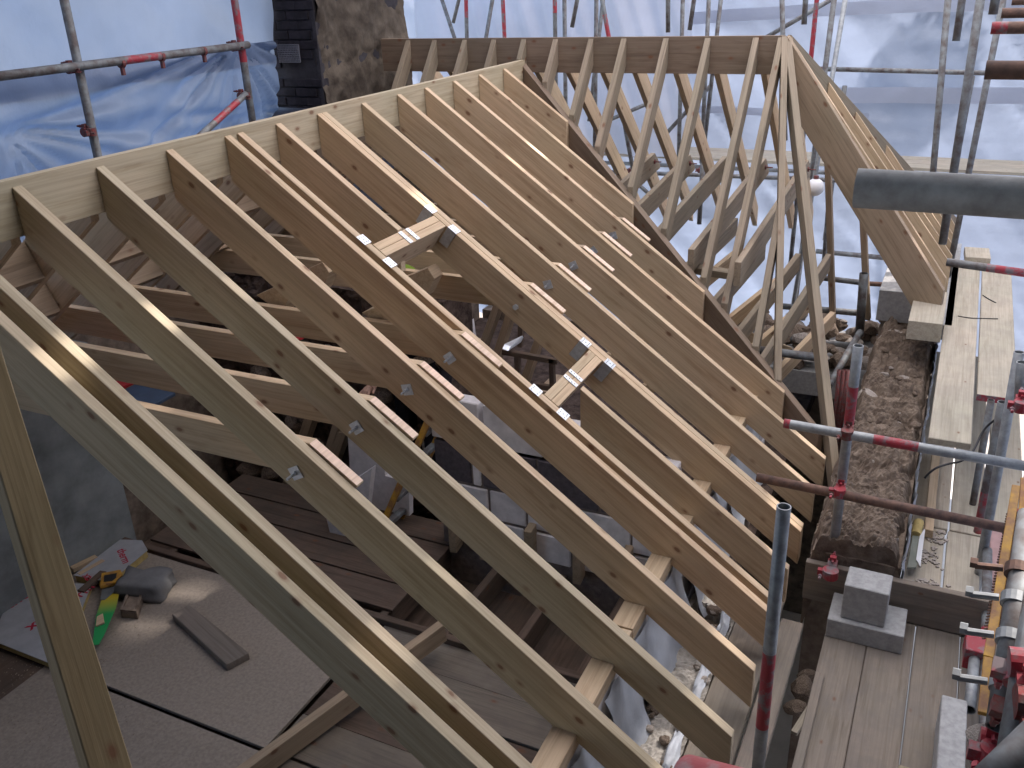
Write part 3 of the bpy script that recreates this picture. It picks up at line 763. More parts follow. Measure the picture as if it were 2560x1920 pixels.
# white festoon globe hanging
bm = bmesh.new(); bmesh.ops.create_uvsphere(bm, u_segments=24, v_segments=14, radius=0.085)
gl = finish('globe_lamp', bm, WHITEP, Matrix.Translation(at(2038, 468, 1, 9.2)), None, True)
tag(gl, 'white plastic globe hanging from the far ledger beside the hip rafters', 'globe')
bm = bmesh.new(); cyl_bm(bm, (0, 0, 0.07), (0, 0, 0.11), 0.025, 10); finish('cap', bm, COUP, WM[gl.name].copy(), gl)
# ================================================================= stone wall on the right (old rubble wall top)
sw = thing('stone_wall', (-0.15, 5.6, -3.6), 'broken lime and rubble wall top between the rafter feet and the right scaffold boards', 'wall')
def f_top(u, v):
    x = -0.42 + 0.46 * u; y = 4.21 + 5.0 * v
    h = 0.05 * noise.noise(V((x * 5, y * 2.5, 1))) - 0.05 * max(0, noise.noise(V((x * 8, y * 5, 11))) - 0.15) / 0.3 + 0.05 * noise.noise(V((x * 11, y * 9, 2))) + 0.035 * abs(noise.noise(V((x * 26, y * 24, 5)))) + 0.02 * noise.noise(V((x * 60, y * 60, 5)))
    e = min(u, 1 - u)
    if v == 0: h -= 0.4
    return V((0.02 * noise.noise(V((y * 6, x * 6, 9))), 0.03 * noise.noise(V((x * 9, 1, 9))), h - 0.16 * math.exp(-(e / 0.07) ** 2)))
core = sheet_mesh('rubble_core', (-0.42, 4.21, -2.73), (0.46, 0, 0), (0, 5.0, 0), 56, 520, f_top, RUB, parent=sw, smooth=False)
box('wall_body', (-0.40, 4.215, -7.1), (0.03, 9.2, -2.82), RUB, sw)
for i in range(110):
    y = 4.3 + 4.6 * random.random(); x = random.uniform(-0.38, 0.0)
    rock((x, y, -2.765 + 0.03 * random.random()), random.uniform(0.01, 0.035), sw)
for i in range(18):
    y = 4.6 + 4.4 * random.random(); x = random.uniform(-0.36, -0.02)
    rock((x, y, -2.79), random.uniform(0.06, 0.1), sw)
# capping blocks at the far end of the wall
cb = thing('capping_block', (-0.2, 8.0, -2.6), 'pale concrete block capping the rubble wall under the big hip rafter', 'block')
box('block', (-0.44, 7.55, -2.72), (-0.05, 8.3, -2.46), CONC, cb)
box('block', (-0.06, 7.0, -2.62), (0.12, 9.3, -2.50), CONC, cb)
o = box('plywood_offcut', (-0.17, 6.62, -2.50), (0.055, 7.35, -2.36), BOARD_L); tag(o, 'square pale board laid over the wall end under the big hip rafter', 'board')
# damp proof membrane / torn edge on the wall's outer side
def f_mem(u, v):
    y = 4.2 + 5.0 * u
    return V((0.02 * noise.noise(V((y * 9, v * 3, 1))) + 0.01 * noise.noise(V((y * 30, v * 8, 2))), 0, 0.03 * noise.noise(V((y * 14, v, 4)))))
mm = sheet_mesh('membrane', (0.04, 4.2, -2.96), (0, 5.0, 0), (0.004, 0, 0.22), 160, 5, f_mem, MEMB); tag(mm, 'torn grey membrane strip along the outer edge of the rubble wall', 'membrane')
# ================================================================= scaffold boards right
UP = 'boards of the upper walkway'
board((0.065, 5.10, -2.54), (0.285, 8.75, -2.50), 'pale scaffold board on the upper walkway, nearest the rubble wall', BOARD_L, group=None)
b = board((0.303, 5.81, -2.54), (0.525, 8.6, -2.50), 'scaffold board with a red painted end on the upper walkway, right of the pale one', BOARD_L)
p = prism('painted_end', [(0.302, 5.806, -2.541), (0.526, 5.806, -2.541), (0.526, 5.806, -2.499), (0.302, 5.806, -2.499)], (0, -0.002, 0), RED, b, bev=0)
o = box('board_offcut', (0.15, 8.62, -2.49), (0.35, 8.95, -2.43), BOARD_L, rot=0.05); tag(o, 'short pale offcut lying across the far end of the upper walkway', 'board')
LW = [((0.045, 4.20, -3.14), (0.238, 5.13, -3.10), 'lower walkway board strewn with mortar crumbs, beside the rubble wall'),
      ((0.05, 5.15, -3.142), (0.25, 8.0, -3.102), 'lower walkway board running under the pale upper board'),
      ((0.252, 4.20, -3.14), (0.425, 5.13, -3.10), 'clean lower walkway board right of the crumb strewn one'),
      ((0.262, 5.15, -3.142), (0.44, 8.0, -3.102), 'lower walkway board behind the butt joint, under the red ended board'),
      ((0.475, 4.22, -3.14), (0.60, 5.28, -3.10), 'pinkish lower walkway board next to the far standard'),
      ((0.47, 5.30, -3.142), (0.66, 8.0, -3.102), 'outermost lower walkway board beyond the butt joint')]
for lo, hi, lab in LW:
    m = BOARD_L if 'pink' not in lab else plain('pinkish_board', (0.45, 0.29, 0.28), 0.9, 0, 8, 0.3, 0.2)
    board(lo, hi, lab, m)
# timber length on lower boards
o = prism('timber_offcut', [at(x, y, 2, -3.035) for x, y in ((2311, 1322), (2334, 1327), (2352, 1125), (2331, 1122))], (0, 0, -0.055), PINE, grain=(0, 1, 0), bev=0.003); tag(o, 'short square timber length lying on the lower walkway behind the long level', 'timber')
# long grey level / trowel strip on the boards
o = prism('steel_angle', [at(x, y, 2, -3.03) for x, y in ((2281, 1338), (2298, 1340), (2289, 1399), (2295, 1406), (2290, 1418), (2268, 1418))], (0, 0, -0.012), plain('grey_paint', (0.27, 0.29, 0.25), 0.6)); tag(o, 'grey steel angle with one bright white flange leaning by the wall on the lower walkway', 'steel angle')
prism('bright_flange', [at(x, y, 2, -3.02) for x, y in ((2311, 1322), (2313, 1324), (2301, 1417), (2296, 1406), (2290, 1399), (2299, 1340))], (0, 0, -0.004), WHITEP, o, bev=0.0005)
bm = bmesh.new(); ra_, rb_ = at(2297, 1306, 2, -3.02), at(2289, 1338, 2, -3.03); cyl_bm(bm, V((0, 0, 0)), rb_ - ra_, 0.028, 20)
o = finish('foam_roll', bm, FOAM, Matrix.Translation(ra_), None, False); tag(o, 'small yellowish roll at the end of the steel angle on the lower walkway', 'roll')
# crumbs
cr = bmesh.new()
for i in range(420):
    x = random.gauss(0.17, 0.035); y = random.uniform(4.3, 5.12)
    if noise.noise(V((x * 14, y * 7, 0))) < -0.05: continue
    s_ = random.uniform(0.003, 0.011); m = Matrix.Translation((x, y, -3.099 + s_ * 0.4)) @ Matrix.Rotation(random.random() * 6, 4, 'Z')
    box_bm(cr, m, (-s_, -s_ * 0.7, -s_ * 0.5), (s_, s_ * 0.8, s_ * 0.5))
o = finish('mortar_crumbs', cr, STONE_L, Matrix.Identity(4)); tag(o, 'mortar crumbs scattered over the lower walkway', 'crumbs', kind='stuff')
o = box('stick', (0.06, 4.42, -3.098), (0.24, 4.45, -3.075), OLDWOOD, rot=-0.5); tag(o, 'splintered wood scrap on the lower walkway just beyond the toe board', 'wood scrap')
# near platform, boards along Y
NEAR = [(-0.70, -0.50, 1.5, 4.15, -3.10, BOARD, 'near platform board closest to the rafter feet'),
        (-0.485, -0.375, 1.2, 3.95, -3.092, BOARD, 'near platform board behind the short open ended standard'),
        (-0.265, -0.068, 1.2, 4.20, -3.10, BOARD, 'near platform board left of the first long gap'),
        (-0.065, 0.140, 1.2, 4.20, -3.10, BOARD, 'near platform board between the two long gaps'),
        (0.146, 0.345, 1.2, 4.20, -3.10, BOARD, 'near platform board right of the bright gap, under the upright block'),
        (0.352, 0.58, 1.2, 4.20, -3.105, BOARD, 'outermost near platform board by the yellow guard')]
for x0, x1, y0, y1, z, m, lab in NEAR:
    board((x0, y0, z - 0.04), (x1, y1, z), lab, m)
o = box('timber_batten', (-0.262, 1.4, -3.099), (-0.222, 3.60, -3.078), BOARD, rot=0.0); tag(o, 'thin batten along the edge of the near platform beside the hole', 'batten')
tb = box('toe_board', (-0.42, 4.16, -3.094), (0.50, 4.20, -2.865), BOARD, grain=(1, 0, 0)); tag(tb, 'brown toe board set on edge across the end of the near platform', 'toe board')
o = box('pine_panel', (0.155, 1.6, -3.099), (0.27, 3.18, -3.085), wood('panel_ply', (0.33, 0.29, 0.2), (0.27, 0.24, 0.165), knots=False), rot=0.02); tag(o, 'thin tan panel on the near platform left of the upright block', 'panel')
# concrete blocks on the near platform
o = box('concrete_block', (-0.262, 3.90, -3.099), (0.092, 4.13, -2.99), CONC, bev=0.004, grain=(1, 0, 0)); tag(o, 'lower grey concrete block lying flat against the toe board', 'block')
o = box('concrete_block', (-0.205, 3.93, -2.988), (0.0, 4.10, -2.79), CONC, bev=0.004, grain=(1, 0, 0), rot=-0.02); tag(o, 'upper grey concrete block standing on the flat block by the toe board', 'block')
o = box('concrete_block', (0.265, 2.75, -3.098), (0.365, 3.46, -2.90), CONC, bev=0.004, grain=(0, 1, 0)); tag(o, 'long grey concrete block on edge beside the red sleeve coupler', 'block')

# ================================================================= right scaffold
rs_ = thing('scaffold', (0.2, 3.2, -3.2), 'near right scaffold of grey tubes with red painted bands, couplers and guard rails', 'scaffolding')
# short open ended standard
a = at(1960, 1266, 1, 2.72); b = at(1897, 1900, 1, 2.72)
tube('standard', a, a + (b - a) * 1.15, 0.0242, GALV, rs_, 24, reds=[(0.62, 0.98)])
p1 = at(2146, 864, 1, 4.26); p2 = at(2070, 1480, 1, 4.26)
tube('standard', p1, p1 + (p2 - p1) * 1.25, 0.0242, GALV, rs_, 24, reds=[(0.21, 0.42)])
r1a = at(1960, 1058, 1, 4.2); r1b = at(2600, 1172, 1, 4.2)
tube('guard_rail', r1a, r1b, 0.0242, GALV, rs_, 20, reds=[(0.0, 0.03), (0.42, 0.62)])
r2a = at(1892, 1193, 1, 4.2); r2b = at(2530, 1324, 1, 4.2)
tube('guard_rail', r2a, r2b, 0.0242, RUST, rs_, 20)
coupler(at(2119, 1080, 1, 4.22), (0, 0, 1), (1, 0, 0), rs_); coupler(at(2100, 1225, 1, 4.22), (0, 0, 1), (1, 0, 0), rs_, RED)
cp = coupler(at(2078, 1425, 1, 4.12), (0, 0, 1), (1, 0, 0), rs_, RED, 0.032)
# big rail close to the lens
g0 = at(2138, 470, 1, 1.33); g0 = at(2140, 470, 2, -0.264)
tube('guard_rail', g0, g0 + V((1.2, -0.02, 0.0)), 0.0242, plain('weathered_grey_tube', (0.46, 0.46, 0.455), 0.7, 0.1, 30, 0.3, 0.3, 0.003, col2=(0.30, 0.29, 0.285)), rs_, 32)
for (px, py, red) in ((2463, 175, ()), (2478, 70, [(0, 0.06)]), (2504, 33, ())):
    q = at(px, py, 2, -0.29)
    tube('transom', q, q + V((1.2, 0, 0)), 0.0242, RUST, rs_, 20, reds=red)
q = at(2530, 2, 2, -0.27); tube('transom', q, q + V((1.2, 0, 0)), 0.0242, RUST, rs_, 20)
q = at(2366, 655, 1, 5.9); tube('transom', q, q + (at(2600, 688, 1, 5.9) - q), 0.0242, GALV_D, rs_, 20, reds=[(0.22, 0.8)])
# red ended tube at the bottom edge
q = atd(1722, 1942, 1.16); q2 = atd(1960, 2010, 1.05)
tube('transom', q, q + (q2 - q) * 1.5, 0.0242, plain('scuffed_pink_red_paint', (0.50, 0.12, 0.13), 0.5, 0, 25, 0.2, 0.3, 0.002, col2=(0.48, 0.32, 0.32), lo=0.4, hi=0.55), rs_, 32)
# standards behind the lower walkway
def rt(x0, y0, x1, y1, Y, **k):
    a = at(x0, y0, 1, Y); b = at(x1, y1, 1, Y); return tube('standard', a, b, k.get('r', 0.0242), k.get('mat', GALV), rs_, 18, reds=k.get('reds', ()))
rt(2506, 1005, 2445, 1330, 5.0, mat=GALV_D, reds=[(0.55, 0.85)]); rt(2478, 1000, 2400, 1440, 5.5, mat=GALV_D, r=0.02)
rt(2548, 880, 2432, 1520, 4.75)
rt(2556, 905, 2549, 1010, 4.3)
rt(2580, 1150, 2556, 1400, 3.6, mat=GALV_D)
# raking pair of tubes at the lower right
a = atd(2560, 1380, 2.35); b = atd(2497, 1820, 2.15); tube('standard', a + (a - b) * 0.25, b, 0.0242, GALV_D, rs_, 24)
a = atd(2585, 1560, 1.95); b = atd(2512, 2000, 1.8); tube('standard', a + (a - b) * 0.3, b, 0.0242, GALV_D, rs_, 24, reds=[(0.55, 0.8)])
a = atd(2600, 1835, 1.5); b = atd(2440, 1990, 1.45); tube('brace', a, b, 0.0242, GALV_D, rs_, 24)
a = atd(2540, 1640, 2.35); b = atd(2530, 1900, 2.3); tube('standard', a, b, 0.02, GALV_D, rs_, 16)
P3a = atd(2552, 1380, 2.35); P3b = atd(2497, 1820, 2.15); P4a = atd(2585, 1560, 1.95); P4b = atd(2512, 2000, 1.8)
coupler(atd(2556, 1672, 1.9), P4b - P4a, (1, 0.1, 0.1), rs_, RED, 0.0215); coupler(atd(2566, 1775, 1.86), P4b - P4a, (1, 0.1, 0), rs_, COUP)
coupler(atd(2480, 1872, 2.2), (0, 0, 1), (1, 0, 0), rs_, RED, 0.02); coupler(atd(2552, 1010, 4.4), (0, 0, 1), (1, 0, 0), rs_, RED); coupler(atd(2556, 1300, 3.6), (0, 0, 1), (1, 0, 0), rs_, RED, 0.022)
for t, mm_ in ((0.12, RUST), (0.30, GALV), (0.52, GALV), (0.78, GALV)):
    c_ = P3a.lerp(P3b, t); u_ = (P3b - P3a).normalized()
    bm = bmesh.new(); cyl_bm(bm, -u_ * 0.012, u_ * 0.012, 0.028, 16); sd_ = u_.cross(c_).normalized()
    cyl_bm(bm, -sd_ * 0.03, -sd_ * 0.085 + u_ * 0.006, 0.008, 8); cyl_bm(bm, -sd_ * 0.08, -sd_ * 0.095, 0.013, 6)
    finish('strap_clip', bm, mm_, Matrix.Translation(c_), rs_)
# sleeve coupler and ledger end
a = at(2437, 1640, 2, -2.94); b = at(2424, 1775, 2, -2.94)
tube('ledger', a, b, 0.0242, GALV, rs_, 20)
o = box('sleeve', (a.x - 0.045, a.y - 0.03, -3.0), (a.x + 0.05, a.y + 0.14, -2.89), RED, rs_)
q = at(2465, 1640, 2, -2.94); tube('ledger', q + V((0, 0.9, 0)), q + V((0.0, -0.8, 0)), 0.0242, GALV_D, rs_, 20, reds=[(0.7, 0.95)])
# yellow brick guard
yg = thing('brick_guard', (0.45, 3.4, -3.0), 'worn yellow brick guard panel with rusty mesh between the right hand tubes', 'guard')
Y0 = at(2548, 1230, 1, 4.1); Y1 = at(2475, 1640, 1, 3.4); 
for (qa, qb, w) in (((2540, 1220, 2.9), (2470, 1650, 2.45), 0.022), ((2562, 1200, 2.7), (2553, 1345, 2.6), 0.02), ((2470, 1650, 2.45), (2456, 1790, 2.35), 0.02)):
    A = atd(*qa); B = atd(*qb)
    u = (B - A).normalized(); n = u.cross(A.normalized()).normalized()
    prism('frame_bar', [A - n * w / 2, B - n * w / 2, B + n * w / 2, A + n * w / 2], u.cross(n) * 0.012, YEL, yg)
bm = bmesh.new(); A = atd(2549, 1280, 2.85); B = atd(2494, 1590, 2.5); u = B - A; n = u.cross(A).normalized()
for i in range(46):
    t = i / 45; p = A + u * t
    cyl_bm(bm, p, p + n * 0.055 * (1 if i % 2 else -0.1) + u.normalized() * 0.02, 0.004, 5)
    cyl_bm(bm, p, p - n * 0.03 + u.normalized() * 0.02, 0.0028, 5)
finish('mesh', bm, RUST, Matrix.Identity(4), yg)
# pale stones caught behind the guard
for px, py, s_, lab in ((2455, 1842, 0.032, 'pale rounded stone behind the raking tube at the lower right'), (2448, 1890, 0.026, 'smaller pale stone below the first one at the lower right')):
    o = rock(atd(px, py, 2.35), s_); o.data = rocks[0]; tag(o, lab, 'stone')
    o.name = 'stone'
# cables
def cable(name, pts, r, lab, mat=CABLE):
    cu = bpy.data.curves.new(name, 'CURVE'); cu.dimensions = '3D'; cu.bevel_depth = r; cu.bevel_resolution = 2
    sp = cu.splines.new('NURBS'); sp.points.add(len(pts) - 1); sp.use_endpoint_u = True; sp.order_u = 3
    for q, p in zip(sp.points, pts): q.co = (*p, 1)
    cu.materials.append(mat)
    t = bpy.data.objects.new(name, cu); o = bpy.data.objects.new(name, bpy.data.meshes.new_from_object(t)); bpy.data.objects.remove(t)
    link(o); tag(o, lab, 'cable'); return o
cable('cable', [at(2312, 1195, 1, 4.7), at(2330, 1172, 1, 4.7), at(2375, 1158, 1, 4.75), at(2400, 1155, 1, 4.75), at(2425, 1140, 1, 4.8), at(2440, 1115, 1, 4.9), at(2460, 1070, 1, 5.0), at(2500, 1040, 1, 5.0), at(2548, 1008, 1, 5.0)], 0.006, 'black cable looping from the wall edge up to the red coupler on the right')
cable('cable', [at(2395, 790, 2, -2.498), at(2420, 795, 2, -2.495), at(2450, 796, 2, -2.498), at(2495, 797, 2, -2.495)], 0.004, 'thin wire lying across the two upper walkway boards')
cable('cable', [at(2457, 738, 2, -2.498), at(2470, 747, 2, -2.49), at(2490, 757, 2, -2.498)], 0.004, 'short bent wire on the red ended upper board')

# ================================================================= loft interior
CHIP_D = wood('dark_floor_plank', (0.20, 0.175, 0.15), (0.14, 0.12, 0.105), dirt=0.4, rough=0.9)
fl = thing('floor', (-3, 2.6, -3.5), None, None); fl['kind'] = 'structure'
ZF = -3.4
def panel(x0, x1, y0, y1, z=ZF, mat=CHIP, name='floor_panel', par=fl, t=0.02):
    return box(name, (x0, y0, z - t), (x1, y1, z), mat, par, 0.0015)
panel(-5.0, -4.155, 0.2, 2.37, ZF - 0.006, OLDWOOD)
panel(-4.15, -2.62, 1.0, 2.365); panel(-5.0, -2.63, 2.39, 3.40, ZF + 0.002); panel(-2.60, -1.12, 0.5, 1.86, mat=OLDWOOD)
for k in range(6):
    panel(-2.60, -1.12, 1.88 + k * 0.26, 1.88 + k * 0.26 + 0.25, ZF - 0.01 * (k % 2), CHIP_D if k % 3 else OLDWOOD, 'floor_plank')
for k in range(4):
    panel(-4.6, -2.65, 3.56 + k * 0.24, 3.56 + k * 0.24 + 0.225, ZF - 0.03, OLDWOOD, 'floor_plank')
for k in range(8):
    box('floor_joist', (-4.4 + k * 0.42, 3.2, -3.62), (-4.35 + k * 0.42, 4.3, -3.45), OLDWOOD, fl)
box('floor_beam', (-4.7, 3.405, -3.45), (-1.2, 3.45, -3.37), OLDWOOD, fl)
box('subfloor', (-5.0, 0.2, -3.80), (-1.12, 4.35, -3.72), OLDWOOD, fl)
o = prism('timber_offcut', [at(433, 1550, 2, ZF + 0.003), at(570, 1678, 2, ZF + 0.003), at(625, 1648, 2, ZF + 0.003), at(476, 1526, 2, ZF + 0.003)], (0, 0, 0.045), CHIP_SAW, bev=0.003); tag(o, 'grey timber offcut lying alone on the dusty loft floor', 'timber')
# big timber lying on edge on the lower floor
o = timber('timber', at(1104, 1556, 2, -3.2), at(585, 1935, 2, -3.29), 0.05, 0.115, PINE_D, plumb=False)
tag(o, 'long dusty timber lying on edge across the loft floor joint, below the long rafters', 'timber')
# back wall (left), grey render
wl = box('rendered_wall', (-5.02, 0.2, -3.75), (-4.72, 3.55, -2.0), PLASTER); tag(wl, 'shaded grey rendered wall at the left end of the loft floor', 'wall')
# old dark stone wall across the far end
ow = thing('stone_wall', (-3.9, 4.75, -3.6), 'dark old stone wall behind the timber studs under the ceiling joists', 'wall')
def f_ow(u, v):
    x = -5.0 + 2.1 * u; z = -3.8 + 1.9 * v
    return V((0, -0.07 * noise.noise(V((x * 5, z * 6, 1))) - 0.05 * abs(noise.noise(V((x * 12, z * 13, 4)))), 0))
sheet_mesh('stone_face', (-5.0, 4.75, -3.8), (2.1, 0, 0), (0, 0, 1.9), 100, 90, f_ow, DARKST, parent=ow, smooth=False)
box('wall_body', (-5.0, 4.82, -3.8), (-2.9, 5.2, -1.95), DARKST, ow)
for i in range(60):
    rock((random.uniform(-4.9, -3.0), 4.72, random.uniform(-3.6, -2.0)), random.uniform(0.05, 0.11), ow)
for q in ow.children:
    if q.name.startswith('stone') and q.data in rocks and not q.data.name.startswith('stone_face'): pass
# studs in front of it
studs = []
for i, (x0, y0, x1, y1) in enumerate(((725, 1150, 668, 1320), (800, 1200, 735, 1380), (822, 1090, 800, 1160), (1228, 775, 1190, 880), (1262, 790, 1225, 905), (1335, 850, 1290, 980), (1160, 905, 1130, 985))):
    yy = 4.55 if i < 3 else 5.4
    a = at(x0, y0, 1, yy); b = at(x1, y1, 1, yy); u = b - a; a2 = a - u * 0.6; b2 = b + u * 0.8
    w = 0.075 if i < 2 else 0.055
    lab = ['leftmost rough timber stud against the dark stone wall', 'second rough timber stud from the left against the dark stone wall', 'timber stud right of the rough pair, under the second joist', 'left brown stud seen in the gap left of the upper trimmer opening', 'right brown stud of the pair seen in the gap below the ceiling joists', 'brown stud behind the lower trimmer opening', 'brown stud behind the bolted double rafter'][i]
    o = prism('timber_stud', [a2, b2, b2 + V((w, 0, 0)), a2 + V((w, 0, 0))], (0, 0.095, 0), PINE_D, grain=u); tag(o, lab, 'stud')
# cross wall of blocks
bw = thing('block_wall', (-1.9, 4.35, -3.6), 'unfinished cross wall of pale and dark blocks under the long rafters', 'wall')
box('mortar_core', (-2.72, 4.312, -3.75), (-1.14, 4.40, -2.665), MORTAR, bw)
def blk(x0, x1, z0, z1, m, y0=4.30, dy=0.10, par=bw, name='block'):
    return box(name, (x0, y0 + random.uniform(-.004, .004), z0), (x1, y0 + dy, z1), m, par, 0.006, grain=(1, 0, 0))
blk(-2.74, -2.40, -2.645, -2.36, BLOCKW); blk(-2.37, -1.98, -2.645, -2.36, BLOCKW); blk(-1.96, -1.60, -2.645, -2.40, BLOCKW)
blk(-1.58, -1.16, -2.645, -2.53, BLOCKW)
xx = [-2.74, -2.47, -2.40, -2.02, -1.62, -1.50, -1.15]
for i in range(len(xx) - 1):
    blk(xx[i] + 0.008, xx[i + 1] - 0.008, -2.935, -2.665, BLOCKD if i != 1 else BLOCKW)
xx = [-2.74, -2.36, -2.10, -1.78, -1.42, -1.15]
for i in range(len(xx) - 1): blk(xx[i] + 0.008, xx[i + 1] - 0.008, -3.165, -2.955, BLOCKW)
xx = [-2.60, -2.42, -2.12, -1.80, -1.50, -1.15]
for i in range(len(xx) - 1): blk(xx[i] + 0.008, xx[i + 1] - 0.008, -3.385, -3.185, BLOCKW)
for k, x in enumerate((-2.62, -2.40, -2.08, -1.76, -1.45)):
    box('timber_peg', (x, 4.20, -3.42), (x + 0.05, 4.31, -3.12 - 0.03 * (k % 2)), PINE_D, bw, rot=0.1)
# white insulation slab leaning, boards
o = prism('insulation_slab', [at(x, y, 1, 4.1) for x, y in ((808, 1265), (850, 1225), (930, 1170), (907, 1370), (896, 1392), (862, 1405), (833, 1366))], (0, 0.05, 0), BLOCKW); tag(o, 'white slab leaning beside the yellow ladder stile behind the second rafter', 'slab')
o = prism('insulation_slab', [at(x, y, 1, 4.4) for x, y in ((868, 1075), (955, 1080), (962, 1190), (1022, 1205), (1024, 1290), (940, 1272), (880, 1260))], (0, 0.05, 0), BLOCKW); tag(o, 'tall white slab behind the yellow ladder, next to the dark clothed person', 'slab')
o = prism('insulation_slab', [at(1155, 830, 1, 5.2), at(1178, 800, 1, 5.2), at(1192, 900, 1, 5.2), at(1160, 985, 1, 5.2)], (0, 0.04, 0), BLOCKW); tag(o, 'narrow white slab beside the brown studs in the middle gap', 'slab')
# yellow ladder
lad = thing('ladder', at(902, 1410, 2, -3.4), 'yellow stepladder with grey rungs standing beside the person inside the roof', 'ladder')
for off in (0, 0.34):
    a = at(1068, 1035, 1, 4.25) + V((off * 0, off, 0)); b = at(895, 1430, 1, 4.05) + V((0, off, 0))
    prism('stile', [a, b, b + V((0.045, 0, 0)), a + V((0.045, 0, 0))], (0, 0.025, 0), YEL, lad, grain=b - a)
for k in range(5):
    t = 0.12 + k * 0.2; a = at(1068, 1035, 1, 4.25).lerp(at(895, 1430, 1, 4.05), t)
    box('rung', a + V((0.0, 0.02, -0.02)), a + V((0.05, 0.35, 0.01)), GALV_D, lad, grain=(0, 1, 0))
# dark trestle frame in the middle gap
tf = thing('trestle', at(1310, 930, 1, 5.0), 'dark steel trestle frame inside the roof, seen between the two trimmers', 'trestle')
def bar(x0, y0, x1, y1, Y, w=0.035, m=OLDWOOD):
    a = at(x0, y0, 1, Y); b = at(x1, y1, 1, Y); n = V((0, 1, 0)).cross(b - a).normalized() * w
    return prism('bar', [a, b, b + n, a + n], (0, 0.035, 0), m, tf, grain=b - a)
bar(1254, 875, 1392, 900, 5.0); bar(1296, 885, 1300, 980, 5.0); bar(1383, 898, 1386, 985, 5.0); bar(1306, 812, 1304, 870, 5.2); bar(1340, 960, 1392, 970, 5.0)
o = prism('steel_channel', [at(1255, 872, 1, 4.95), at(1300, 850, 1, 5.1), at(1303, 856, 1, 5.1), at(1270, 878, 1, 4.95)], (0, 0.04, 0.02), ZINC); tag(o, 'bright metal channel resting on the dark trestle frame', 'metal channel')
o = box('board_shelf', at(1340, 975, 1, 5.1) - V((0, 0, 0.03)), at(1395, 985, 1, 5.1) + V((0, 0.3, 0)), PINE_D); tag(o, 'small wooden shelf board by the dark trestle, behind the lower trimmer', 'board')
# red pads / blue things glimpsed between the joists
for (x, y, z, dx, dy, m, n, lab) in ((-4.35, 2.98, -1.98, 0.42, 0.22, REDPAD, 'red_panel', 'dark red panel glimpsed between the first and second ceiling joists'),
                                 (-3.93, 3.02, -2.00, 0.30, 0.16, BLUEP, 'blue_panel', 'dark blue panel just right of the red one between the joists'),
                                 (-3.72, 3.78, -1.93, 0.35, 0.22, REDPAD, 'red_panel', 'dark red panel beside the bright wedge block between higher joists')):
    o = box(n, (x, y, z - 0.02), (x + dx, y + dy, z), m); tag(o, lab, 'panel')
# bright wedge blocks on the joists
for i, (px, py, Y) in enumerate(((690, 745, 3.72), (790, 690, 4.1), (960, 790, 3.72), (1050, 705, 4.3))):
    c = at(px, py, 1, Y)
    o = prism('wedge_block', [c + V((-0.14, 0, 0.0)), c + V((0.06, 0, 0.09)), c + V((0.10, 0, 0.03)), c + V((0.03, 0, -0.09))], (0, 0.10, 0), PINE, None, grain=(0, 1, 0))
    tag(o, ['bright cut wedge on the joists beside the red panel', 'small bright wedge left of the upper trimmer', 'largest bright wedge, next to the lime green cap', 'small bright wedge below the upper trimmer'][i], 'wood block')

# ================================================================= things on the loft floor
def placed(name, pts2, z, h, mat, lab, cat, parent=None):
    P = [V((x, y, z)) for x, y in pts2]
    o = prism(name, P, (0, 0, h), mat, parent, grain=P[1] - P[0]); 
    if lab: tag(o, lab, cat)
    return o
FOIL = plain('foil_facing', (0.42, 0.43, 0.46), 0.45, 0.2, 12, 0.15, 0.1)
ib = placed('insulation_board', [(-4.56, 2.36), (-4.02, 2.36), (-4.46, 2.96), (-4.93, 2.80)], ZF + 0.005, 0.04, FOAM, 'foil faced insulation board with red lettering at the lower left of the loft floor', 'insulation board')
fc = placed('foil_face', [(-4.565, 2.355), (-4.015, 2.355), (-4.455, 2.965), (-4.935, 2.805)], ZF + 0.0455, 0.0015, FOIL, None, None, ib)
ib2 = placed('insulation_board', [(-4.62, 2.98), (-4.36, 3.02), (-4.40, 3.36), (-4.52, 3.43), (-4.66, 3.38)], ZF + 0.005, 0.05, FOAM, 'smaller foil faced insulation offcut with red lettering behind the hand saw', 'insulation board')
placed('foil_face', [(-4.625, 2.975), (-4.355, 3.015), (-4.395, 3.365), (-4.52, 3.435), (-4.665, 3.385)], ZF + 0.0555, 0.0015, FOIL, None, None, ib2)
RPRINT = plain('red_print', (0.42, 0.02, 0.05), 0.6, 0, 5, 0.1, 0)
def text(s, loc, ang, size, parent, mat=RPRINT, depth=0.0004, tilt=None):
    cu = bpy.data.curves.new('lettering', 'FONT'); cu.body = s; cu.size = size; cu.extrude = depth; cu.offset = size * 0.018
    cu.materials.append(mat); cu.align_x = 'LEFT'
    t = bpy.data.objects.new('lettering', cu); o = bpy.data.objects.new('lettering', bpy.data.meshes.new_from_object(t)); bpy.data.objects.remove(t)
    m = Matrix.Translation(V(loc)) @ Matrix.Rotation(ang, 4, 'Z')
    if tilt: m = m @ tilt
    return link(o, parent, m)
def textpx(s, x0, y0, x1, y1, z, size, par):
    a = at(x0, y0, 2, z); b = at(x1, y1, 2, z); return text(s, a, math.atan2(b.y - a.y, b.x - a.x), size, par)
zt = ZF + 0.0475
textpx('therm', 22, 1524, 94, 1478, zt, 0.115, ib); textpx('xtra', 76, 1576, 150, 1530, zt, 0.115, ib); textpx('erm', 186, 1506, 226, 1476, zt, 0.10, ib)
zt2 = ZF + 0.0575
textpx('therm', 292, 1376, 318, 1432, zt2, 0.075, ib2); textpx('xtra', 205, 1440, 240, 1475, zt2, 0.075, ib2)
